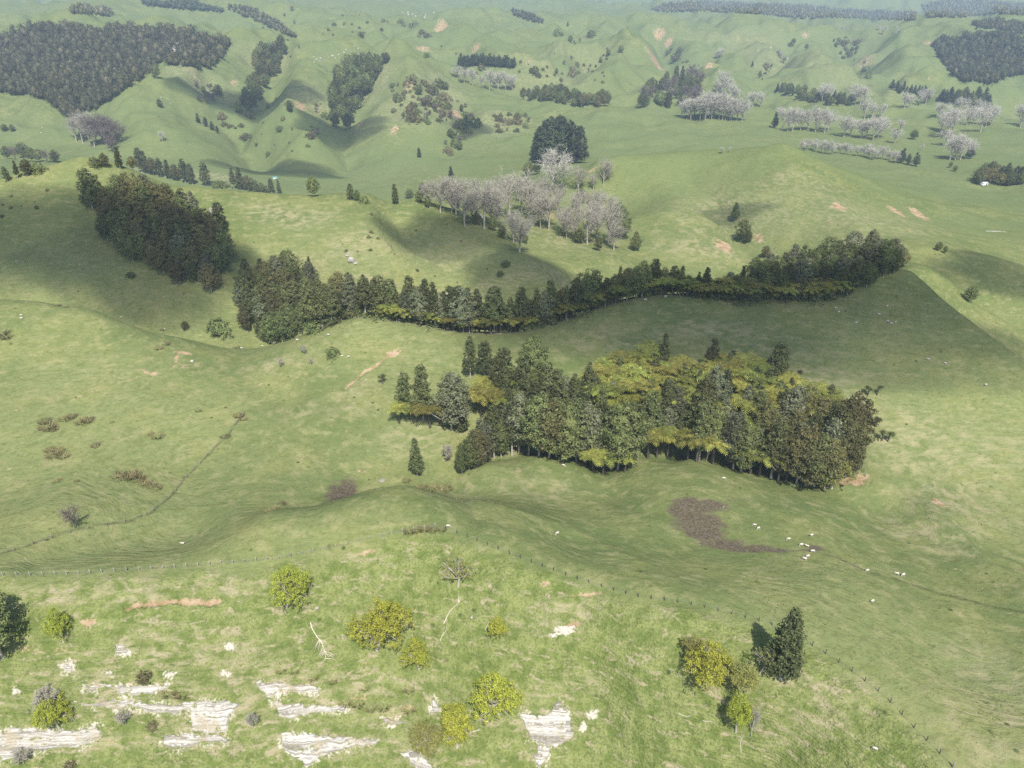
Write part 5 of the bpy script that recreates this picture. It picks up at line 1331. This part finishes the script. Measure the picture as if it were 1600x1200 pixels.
for x, y in scatter([(246,152),(268,150),(268,165),(248,168)], 8, 5, 3, rnd): boulder(x, y, rnd.uniform(1.2, 3), 'white stone on the far left pasture', 'stones on the far left pasture', 1.0, 560)
for x, y in scatter([(25,175),(75,190),(70,215),(30,210)], 7, 10, 6, rnd): boulder(x, y, rnd.uniform(1.2, 2.4), 'white stone on the green knoll at the far left', 'stones on the far left knoll', 1.0, 560)
for x, y, w, t, lab in [(334,334,14,1.6,'grey rock face beside the wood on the left hill'), (340,328,10,1.5,'smaller grey rock right of the rock face on the left hill'), (549,408,13,1.0,'white rock alone on the slope behind the ridge belt'), (543,400,7,1.0,'small white rock above the lone white one'), (556,412,6,.8,'small white rock below the lone white one'),
        (372,458,6,1,'pale stone at the foot of the left hill wood'), (26,409,4,.8,'white stone on the shaded left slope'), (300,565,6,.8,'grey stone beside the orange slip on the left crest'), (597,751,11,.35,'white flat stone in the gully left of the lone conifer'), (737,965,6,.5,'flat pale stone in the grass at the bluff centre'), (495,950,7,.4,'flat stone above the fallen tree')]:
    boulder(x, y, w, lab, None, t, 285 if y < 470 else 75)

# ------------------------------------------------------------------ fallen and dead wood
def dead_branch(px0, py0, px1, py1, label, seed, r=0.11, forks=5):
    a = at_px(px0, py0); b = at_px(px1, py1)
    rng = np.random.default_rng(seed); L = np.linalg.norm(b - a); d = (b - a) / L
    side = unit(np.cross(d, np.array([0, 0, 1.0]))); up = np.cross(side, d)
    g = Geo(); t = np.linspace(0, 1, 7)
    pth = a + (b - a) * t[:, None] + side * (0.06 * L * np.sin(t * 5 + seed))[:, None] + np.array([0, 0, 0.12])
    pth[:, 2] = np.maximum(pth[:, 2], terr(pth[:, 0], pth[:, 1]) + 0.1)
    g.add(tube(pth, np.linspace(r, r * 0.35, 7), 6))
    for k in range(forks):
        i = rng.integers(2, 7); s = rng.choice([-1, 1])
        e = pth[i] + (d * (0.4 + 0.5 * rng.random()) + side * s * (0.25 + 0.5 * rng.random()) + np.array([0, 0, 0.15 * rng.random()])) * L * 0.32
        e[2] = max(e[2], float(terr(e[0], e[1])) + 0.08)
        m_ = 0.5 * (pth[i] + e) + 0.05 * L * rng.normal(size=3) * np.array([1, 1, 0.3]); m_[2] = max(m_[2], float(terr(m_[0], m_[1])) + 0.08)
        g.add(tube([pth[i], m_, e], [r * 0.5, r * 0.35, r * 0.15], 5))
    o = link('dead_branch', g.mesh('dead_branch', M_DEAD, True)); tag(o, label, 'branch')
dead_branch(488, 972, 508, 1030, 'fallen bleached tree with twigs lying down the middle of the bluff', 1, 0.13, 16)
dead_branch(692, 974, 716, 942, 'pale dead branch lying right of the largest golden tree, upper one', 2, 0.11, 3)
dead_branch(688, 1002, 698, 982, 'short pale dead branch just below the longer one on the bluff', 3, 0.08, 4)
dead_branch(759, 985, 763, 972, 'short pale stick left of the tiny golden sapling', 4, 0.06, 1)
dead_branch(728, 1146, 750, 1140, 'curved pale limb right of the bottom centre golden tree', 5, 0.13, 2)
dead_branch(1060, 1115, 1078, 1122, 'pale fallen stick left of the pale gold narrow tree', 6, 0.07, 2)
dead_branch(1098, 1126, 1114, 1130, 'pale twiggy branch in the grass left of the pale gold tree', 7, 0.06, 6)
dead_branch(1156, 1176, 1160, 1150, 'thin pale stick below the pale gold narrow tree', 8, 0.06, 1)
dead_branch(1130, 795, 1131, 790, 'small dark stick beside the mud patch', 9, 0.05, 1)

# ------------------------------------------------------------------ fences
def wood_mat(name, a, b):
    k = NT(name); tc = k.n('ShaderNodeTexCoord').outputs['Object']
    k.l(k.mix(k.noise(k.mapped(tc, (8, 8, 2)), 3, 3), a, b), k.b.inputs['Base Color']); return k.m
M_POST = wood_mat('weathered_post', (0.13, 0.115, 0.095), (0.33, 0.30, 0.26))
M_WIRE = NT('fence_wire').m
M_WIRE.node_tree.nodes['Principled BSDF'].inputs['Base Color'].default_value = (0.30, 0.30, 0.29, 1)
def post_mesh(r, h, sides=7):
    V, q = tube([(0, 0, -0.5), (0, 0, h * 0.5), (0, 0, h - 0.02), (0, 0, h)], [r, r * 0.98, r * 0.96, r * 0.8], sides)
    V = np.vstack([V, [[0, 0, h + 0.005]]]); k = len(V) - 1
    tr = [(3 * sides + j, 3 * sides + (j + 1) % sides, k) for j in range(sides)]
    return add_mesh('post', V, q, tr, M_POST)
PALEPOST = post_mesh(0.095, 1.2); M_PPOST = wood_mat('pale_grey_post', (0.20, 0.185, 0.16), (0.42, 0.40, 0.36)); PALEPOST.materials[0] = M_PPOST
POST = post_mesh(0.095, 1.2); DARKPOST = post_mesh(0.085, 1.2)
M_DPOST = wood_mat('dark_tanalised_post', (0.035, 0.03, 0.024), (0.11, 0.095, 0.08)); DARKPOST.materials[0] = M_DPOST; STRAINER = post_mesh(0.14, 1.4)

def fence(pl_px, label, spacing=4.0, battens=True, dmin=75, world_pts=None, thick=1.0, wires=True, post=None):
    w = world_pts if world_pts is not None else unproj_line(pl_px, dmin)
    xy = w[:, :2]; s = np.concatenate([[0], np.cumsum(np.hypot(*(xy[1:] - xy[:-1]).T))])
    n = int(s[-1] / spacing) + 1
    t = np.linspace(0, s[-1], n); X = np.interp(t, s, xy[:, 0]); Y = np.interp(t, s, xy[:, 1]); Z = terr(X, Y)
    e = thing('wire_fence', (X[0], Y[0], Z[0]), label, 'fence')
    o0 = np.array([X[0], Y[0], Z[0]])
    for i in range(n):
        o = link('post', STRAINER if i % 14 == 0 or i == n - 1 else (post or POST), e)
        o.location = (X[i] - o0[0], Y[i] - o0[1], Z[i] - o0[2]); o.scale = (thick, thick, 1)
        o.rotation_euler = (random.uniform(-.07, .07), random.uniform(-.07, .07), random.uniform(0, 6))
    if wires:
        g = Geo()
        tt = np.linspace(0, s[-1], n * 2 - 1); xx = np.interp(tt, s, xy[:, 0]); yy = np.interp(tt, s, xy[:, 1]); zz = np.interp(tt, t, Z)
        for hw in (0.25, 0.5, 0.75, 1.0):
            g.add(tube(np.stack([xx, yy, np.maximum(zz, terr(xx, yy)) + hw], 1) - o0, np.full(len(xx), 0.006), 3))
        link('wires', g.mesh('wires', M_WIRE), e)
    if battens:
        g = Geo(); bt = np.arange(0.6, s[-1], 1.1)
        bx = np.interp(bt, s, xy[:, 0]); by = np.interp(bt, s, xy[:, 1]); bz = terr(bx, by)
        for a, b, c in zip(bx, by, bz):
            g.add(tube(np.array([(a, b, c + 0.12), (a + random.uniform(-.05, .05), b, c + 1.05)]) - o0, [0.022, 0.022], 4))
        tag(link('battens', g.mesh('battens', M_POST), e), kind='stuff')
    return e
kf = 12
fence(None, 'post and wire fence along the left half of the bluff top', 2.6, True, post=PALEPOST, world_pts=FENCE_W[:kf + 1])
fence(None, 'post and wire fence running down the right half of the bluff top', 2.8, False, post=DARKPOST, world_pts=FENCE_W[kf:] + np.array([0.0, 0.0, 0.0]))
fence([(-10,870),(25,860),(60,848),(100,836),(150,824),(200,815),(235,803),(262,782),(290,748),(320,716),(355,682),(380,650)], 'fence from the left edge through the hollow and up the left slope', 4.0, True)
_rw = np.array([behind_crest(x, -1.2) for x in list(range(560, 1335, 18))])
fence(None, 'fence along the main ridge in front of the tree belt', 3.6, False, world_pts=_rw, thick=0.9)
fence([(1340,640),(1345,700),(1352,745)], 'short fence at the right end of the middle forest', 4.5, False)

# ------------------------------------------------------------------ sheep
def ball(c, r, seg=10, rings=7, bumps=0.0, rng=None):
    V = []; q = []
    for i in range(rings + 1):
        th = math.pi * i / rings
        for j in range(seg):
            a = 2 * math.pi * j / seg
            k = 1 + (bumps * rng.normal() if rng is not None and 0 < i < rings else 0)
            V.append((c[0] + r[0] * k * math.sin(th) * math.cos(a), c[1] + r[1] * k * math.sin(th) * math.sin(a), c[2] + r[2] * k * math.cos(th)))
    for i in range(rings):
        for j in range(seg):
            q.append((i * seg + j, (i + 1) * seg + j, (i + 1) * seg + (j + 1) % seg, i * seg + (j + 1) % seg))
    return np.array(V), np.array(q)
def wool_mat():
    k = NT('wool'); tc = k.n('ShaderNodeTexCoord').outputs['Object']; n1 = k.noise(tc, 14, 3)
    k.l(k.mix(k.ramp(n1, 0.3, 0.7), (0.36, 0.33, 0.27), (0.62, 0.58, 0.50)), k.b.inputs['Base Color']); k.l(k.bump(n1, 0.8, 0.05), k.b.inputs['Normal']); return k.m
M_WOOL = wool_mat()
M_FACE = bark_material('sheep_face', (0.40, 0.36, 0.31), (0.60, 0.56, 0.50))
_r = np.random.default_rng(5)
S_BODY = (Geo().add(ball((0, 0, 0.66), (0.56, 0.27, 0.29), 14, 10, 0.03, _r)).add(ball((0.42, 0, 0.76), (0.22, 0.18, 0.22), 10, 7, 0.03, _r)).add(ball((-0.55, 0, 0.66), (0.07, 0.05, 0.12), 6, 5))).mesh('body', M_WOOL, True)
def head_mesh(graze):
    c = np.array([0.70, 0, 0.30]) if graze else np.array([0.72, 0, 0.95])
    d = np.array([0.35, 0, -0.95]) if graze else np.array([0.9, 0, -0.42])
    n0 = np.array([0.52, 0, 0.74])
    g = Geo().add(tube([n0, 0.5 * (n0 + c), c], [0.15, 0.115, 0.10], 8)).add(tube([c - d * 0.06, c + d * 0.06, c + d * 0.19, c + d * 0.25], [0.075, 0.10, 0.062, 0.03], 8))
    for s in (-1, 1):
        g.add(ball(c + np.array([-0.02, 0.14 * s, 0.05]), (0.035, 0.085, 0.022), 6, 4))
    return g.mesh('head', M_FACE, True)
S_HEAD = [head_mesh(True), head_mesh(False)]
S_LEG = Geo().add(tube([(0, 0, 0.52), (0.015, 0, 0.30), (-0.01, 0, 0.10), (0.02, 0, -0.02)], [0.075, 0.045, 0.034, 0.045], 6)).mesh('leg', M_FACE, True)
SHEEP = [(1179,822,0,'left sheep of the close pair standing right of the mud patch'),(1185,827,2,'right sheep of the close pair standing right of the mud patch'),(1268,838,1,'sheep above the wet track right of the mud'),(1232,844,2,'small sheep alone between the pair and the wet track'),(1252,853,0,'left sheep resting on the bare end of the mud track'),(1261,855,1,'right sheep resting on the bare end of the mud track'),(1269,863,2,'sheep just below the bare end of the mud track'),(1262,871,0,'right one of two sheep below the mud track'),(1257,875,2,'left one of two sheep below the mud track'),
         (1355,893,0,'sheep at the lower end of the wet track'),(1401,898,2,'left sheep of two on the green right of the wet track'),(1411,900,0,'right sheep of two on the green right of the wet track'),(1363,941,1,'nearest white sheep alone on the right pasture'),(1131,749,0,'sheep on the knoll above the mud patch'),(871,835,2,'sheep alone on the near spur right of the bluff top'),(880,729,0,'sheep on the knoll before the forest trunks'),(1367,1172,2,'sheep inside the bluff fence at the lower right'),(286,851,1,'sheep alone in the left hollow behind the near fence'),(700,824,0,'sheep at the top of the bluff beside the fence'),
         (33,494,2,'upper sheep on the far left crest'),(34,499,0,'lower sheep on the far left crest'),(545,559,0,'right sheep on the slope left of the orange slips'),(535,558,2,'left sheep on the slope left of the orange slips'),
         (1305,483,0,'sheep below the right end of the ridge fence'),(1310,489,2,'second sheep below the right end of the ridge fence'),(1338,506,0,'sheep alone on the shaded slope below the ridge end'),(1373,493,0,'sheep above the small flock on the shaded ridge slope'),(1387,504,2,'left sheep of the small flock on the shaded ridge slope'),(1393,507,0,'middle sheep of the small flock on the shaded ridge slope'),(1399,505,1,'right sheep of the small flock on the shaded ridge slope'),(1386,480,1,'highest sheep on the shaded ridge slope'),(1450,563,0,'left sheep on the long right spur'),(1476,569,2,'right sheep on the long right spur'),(1540,603,1,'lowest sheep on the long right spur near the edge'),(1040,465,0,'sheep on the highest bump of the main ridge'),(1008,470,2,'sheep left of the ridge bump'),
         (377,545,0,'first white sheep from the left in the saddle of the main ridge'),(410,542,0,'second white sheep from the left in the saddle'),(428,538,2,'third white sheep from the left in the saddle'),(465,533,0,'fourth white sheep from the left in the saddle'),(513,525,1,'rightmost white sheep on the rise from the saddle'),(190,497,0,'left white sheep in the dip behind the left crest'),(258,516,0,'white sheep beside the rushes in the dip behind the left crest')]
rnd = random.Random(9)
for k, (px, py, v, lab) in enumerate(SHEEP):
    g = at_px(px, py)
    e = thing('sheep', tuple(g), lab, 'sheep', 'sheep grazing on the pasture')
    sl = 0.8
    gx = float(terr(g[0] + sl, g[1]) - terr(g[0] - sl, g[1])) / (2 * sl)
    e.rotation_euler = (0, 0, rnd.uniform(-0.7, 0.7) + (math.pi if rnd.random() < 0.5 else 0)); sc = rnd.uniform(0.80, 0.98); e.scale = (sc, sc, sc)
    link('body', S_BODY, e); link('head', S_HEAD[0 if v != 1 else 1], e)
    for lx in (0.34, -0.36):
        for ly in (0.14, -0.14):
            o = link('leg', S_LEG, e); o.location = (lx, ly, 0)

# ------------------------------------------------------------------ small buildings and the power pole in the valley
def box(c, s):
    c = np.array(c, float); s = np.array(s, float) / 2
    V = np.array([[c[0] + i * s[0], c[1] + j * s[1], c[2] + k * s[2]] for i in (-1, 1) for j in (-1, 1) for k in (-1, 1)])
    return V, np.array([(0, 1, 3, 2), (4, 6, 7, 5), (0, 4, 5, 1), (2, 3, 7, 6), (0, 2, 6, 4), (1, 5, 7, 3)])
def plain(name, c, r=0.6):
    k = NT(name); tc = k.n('ShaderNodeTexCoord').outputs['Object']
    k.l(k.mix(k.noise(tc, 2.5, 3), tuple(v * 0.85 for v in c), c), k.b.inputs['Base Color']); k.b.inputs['Roughness'].default_value = r; return k.m
M_WHITE = plain('white_paint', (0.72, 0.72, 0.70)); M_BLUE = plain('blue_green_iron', (0.16, 0.36, 0.40)); M_IRON = plain('grey_iron', (0.50, 0.51, 0.52)); M_DOOR = plain('dark_door', (0.07, 0.07, 0.07))
def shed(px, py, wpx, roof_mat, wall_mat, label, dmin):
    g = at_px(px, py, dmin); w = wpx * math.sqrt(g @ g) / F
    d = w * 0.6; h = w * 0.42
    e = thing('shed', (g[0], g[1], g[2] - 0.15), label, 'shed'); e.rotation_euler = (0, 0, 0.25)
    link('wall', Geo().add(box((0, 0, h / 2), (w, d, h))).mesh('wall', wall_mat), e)
    V = np.array([(-w * .54, -d * .58, h), (w * .54, -d * .58, h), (w * .54, 0, h + w * .2), (-w * .54, 0, h + w * .2), (-w * .54, d * .58, h), (w * .54, d * .58, h)])
    V = np.vstack([V, V + np.array([0, 0, 0.12])])
    q = [(0, 3, 2, 1), (3, 4, 5, 2), (6, 7, 8, 9), (9, 8, 11, 10), (0, 1, 7, 6), (4, 10, 11, 5), (0, 6, 9, 3), (3, 9, 10, 4), (1, 2, 8, 7), (2, 5, 11, 8)]
    link('roof', add_mesh('roof', V, q, None, roof_mat), e)
    link('gable', add_mesh('gable', np.array([(-w / 2, -d / 2, h), (-w / 2, d / 2, h), (-w / 2, 0, h + w * .19), (w / 2, -d / 2, h), (w / 2, d / 2, h), (w / 2, 0, h + w * .19)]), None, [(0, 2, 1), (3, 4, 5)], wall_mat), e)
    link('door', Geo().add(box((w * 0.18, -d / 2 - 0.03, h * 0.4), (w * 0.22, 0.06, h * 0.8))).mesh('door', M_DOOR), e)
shed(430, 280, 6, M_BLUE, M_WHITE, 'small shed with blue-green roof in the shaded valley behind the left hill', 560)
shed(1537, 290, 8, M_IRON, M_WHITE, 'small white shed at the edge of the dark shelter belt at right', 560)
def pole(px, py, hpx, label, dmin):
    g = at_px(px, py, dmin); h = height_for(g, hpx)
    e = thing('power_pole', tuple(g), label, 'pole')
    link('post', Geo().add(tube([(0, 0, -0.5), (0, 0, h * .5), (0, 0, h)], [0.2, 0.17, 0.13], 8)).mesh('post', M_POST), e)
    for z in (0.93, 0.82):
        link('crossarm', Geo().add(box((0, 0.18, h * z), (2.6, 0.14, 0.16))).mesh('crossarm', M_POST), e)
pole(540, 284, 22, 'power pole standing on the valley floor behind the left hill', 560)
pole(1529, 214, 24, 'power pole among the poplars on the right flats', 560)

# ------------------------------------------------------------------ clouds whose shadows drift over the slopes
def cloud_mat():
    m = bpy.data.materials.new('cloud_vapour'); m.use_nodes = True; t = m.node_tree
    t.nodes.remove(t.nodes['Principled BSDF'])
    v = t.nodes.new('ShaderNodeVolumePrincipled'); v.inputs['Color'].default_value = (0.95, 0.95, 0.95, 1); v.inputs['Density'].default_value = 0.036
    t.links.new(v.outputs[0], t.nodes['Material Output'].inputs['Volume']); return m
M_CLOUD = cloud_mat()
def cloud(px, py, rx, ry, label, dens_h=42.0, alt=420.0, dmin=75, seed=0):
    """a small cumulus that stands towards the sun from the ground it shades"""
    import bmesh
    g = at_px(px, py, dmin)
    k = (alt - g[2]) / -SUN_DIR[2]
    c = g - SUN_DIR * k
    bm = bmesh.new(); bmesh.ops.create_icosphere(bm, subdivisions=5, radius=1.0)
    V = np.array([v.co[:] for v in bm.verts])
    d = 1 + 0.55 * fbm(V[:, 0] * 1.5 + seed * 3.1 + V[:, 2], V[:, 1] * 1.5 + 0.6 * V[:, 2] + 7, 4, 120 + seed)
    V = V * d[:, None] * np.array([rx, ry, dens_h])
    V[:, 2] = np.where(V[:, 2] < 0, V[:, 2] * 0.45, V[:, 2])
    for v, q in zip(bm.verts, V): v.co = q
    me = bpy.data.meshes.new('cloud'); bm.to_mesh(me); bm.free(); me.materials.append(M_CLOUD)
    o = link('cloud', me); o.location = c
    tag(o, label, 'cloud', None)
CLOUDS = [(1000,500,60,26,'long thin cloud above the middle of the main ridge',75),(1330,515,112,34,'cloud above the right part of the main ridge',75),(20,390,60,36,'cloud above the left edge',285),(200,430,50,30,'cloud above the left hill wood',285),
          (830,420,30,26,'small cloud above the spur before the gully poplars',320),(700,375,34,20,'small cloud above the slope right of the left hill',320),(1560,432,44,16,'cloud above the far right slope',300),(400,175,110,60,'cloud above the far left slopes',560),(440,268,85,30,'cloud above the valley floor',560),(1150,335,22,16,'small thin cloud above the right hill',400),(540,215,60,40,'cloud above the foot of the scrubby hillside',560),(730,205,30,26,'small cloud above the scrubby gully',560)]
for n, (px, py, rx, ry, lab, dm) in enumerate(CLOUDS):
    cloud(px, py, rx, ry, lab, dens_h=18.0 if 'thin' in lab else 42.0, dmin=dm, seed=n)

# ------------------------------------------------------------------ haze
hm = bpy.data.materials.new('haze_air'); hm.use_nodes = True
ht = hm.node_tree; ht.nodes.remove(ht.nodes['Principled BSDF'])
hv = ht.nodes.new('ShaderNodeVolumePrincipled')
hv.inputs['Color'].default_value = (0.60, 0.79, 1.0, 1); hv.inputs['Density'].default_value = 0.00013; hv.inputs['Anisotropy'].default_value = 0.0
ht.links.new(hv.outputs[0], ht.nodes['Material Output'].inputs['Volume'])
zb = float(GZ.min()) - 2; zt = max(float(GZ.max()) + 25, 25)
V, q = box((0, 9000, (zb + zt) / 2), (50000, 30000, zt - zb))
haze = link('haze', add_mesh('haze', V, q, None, hm)); tag(haze, kind='stuff')
print('haze', zb, zt)
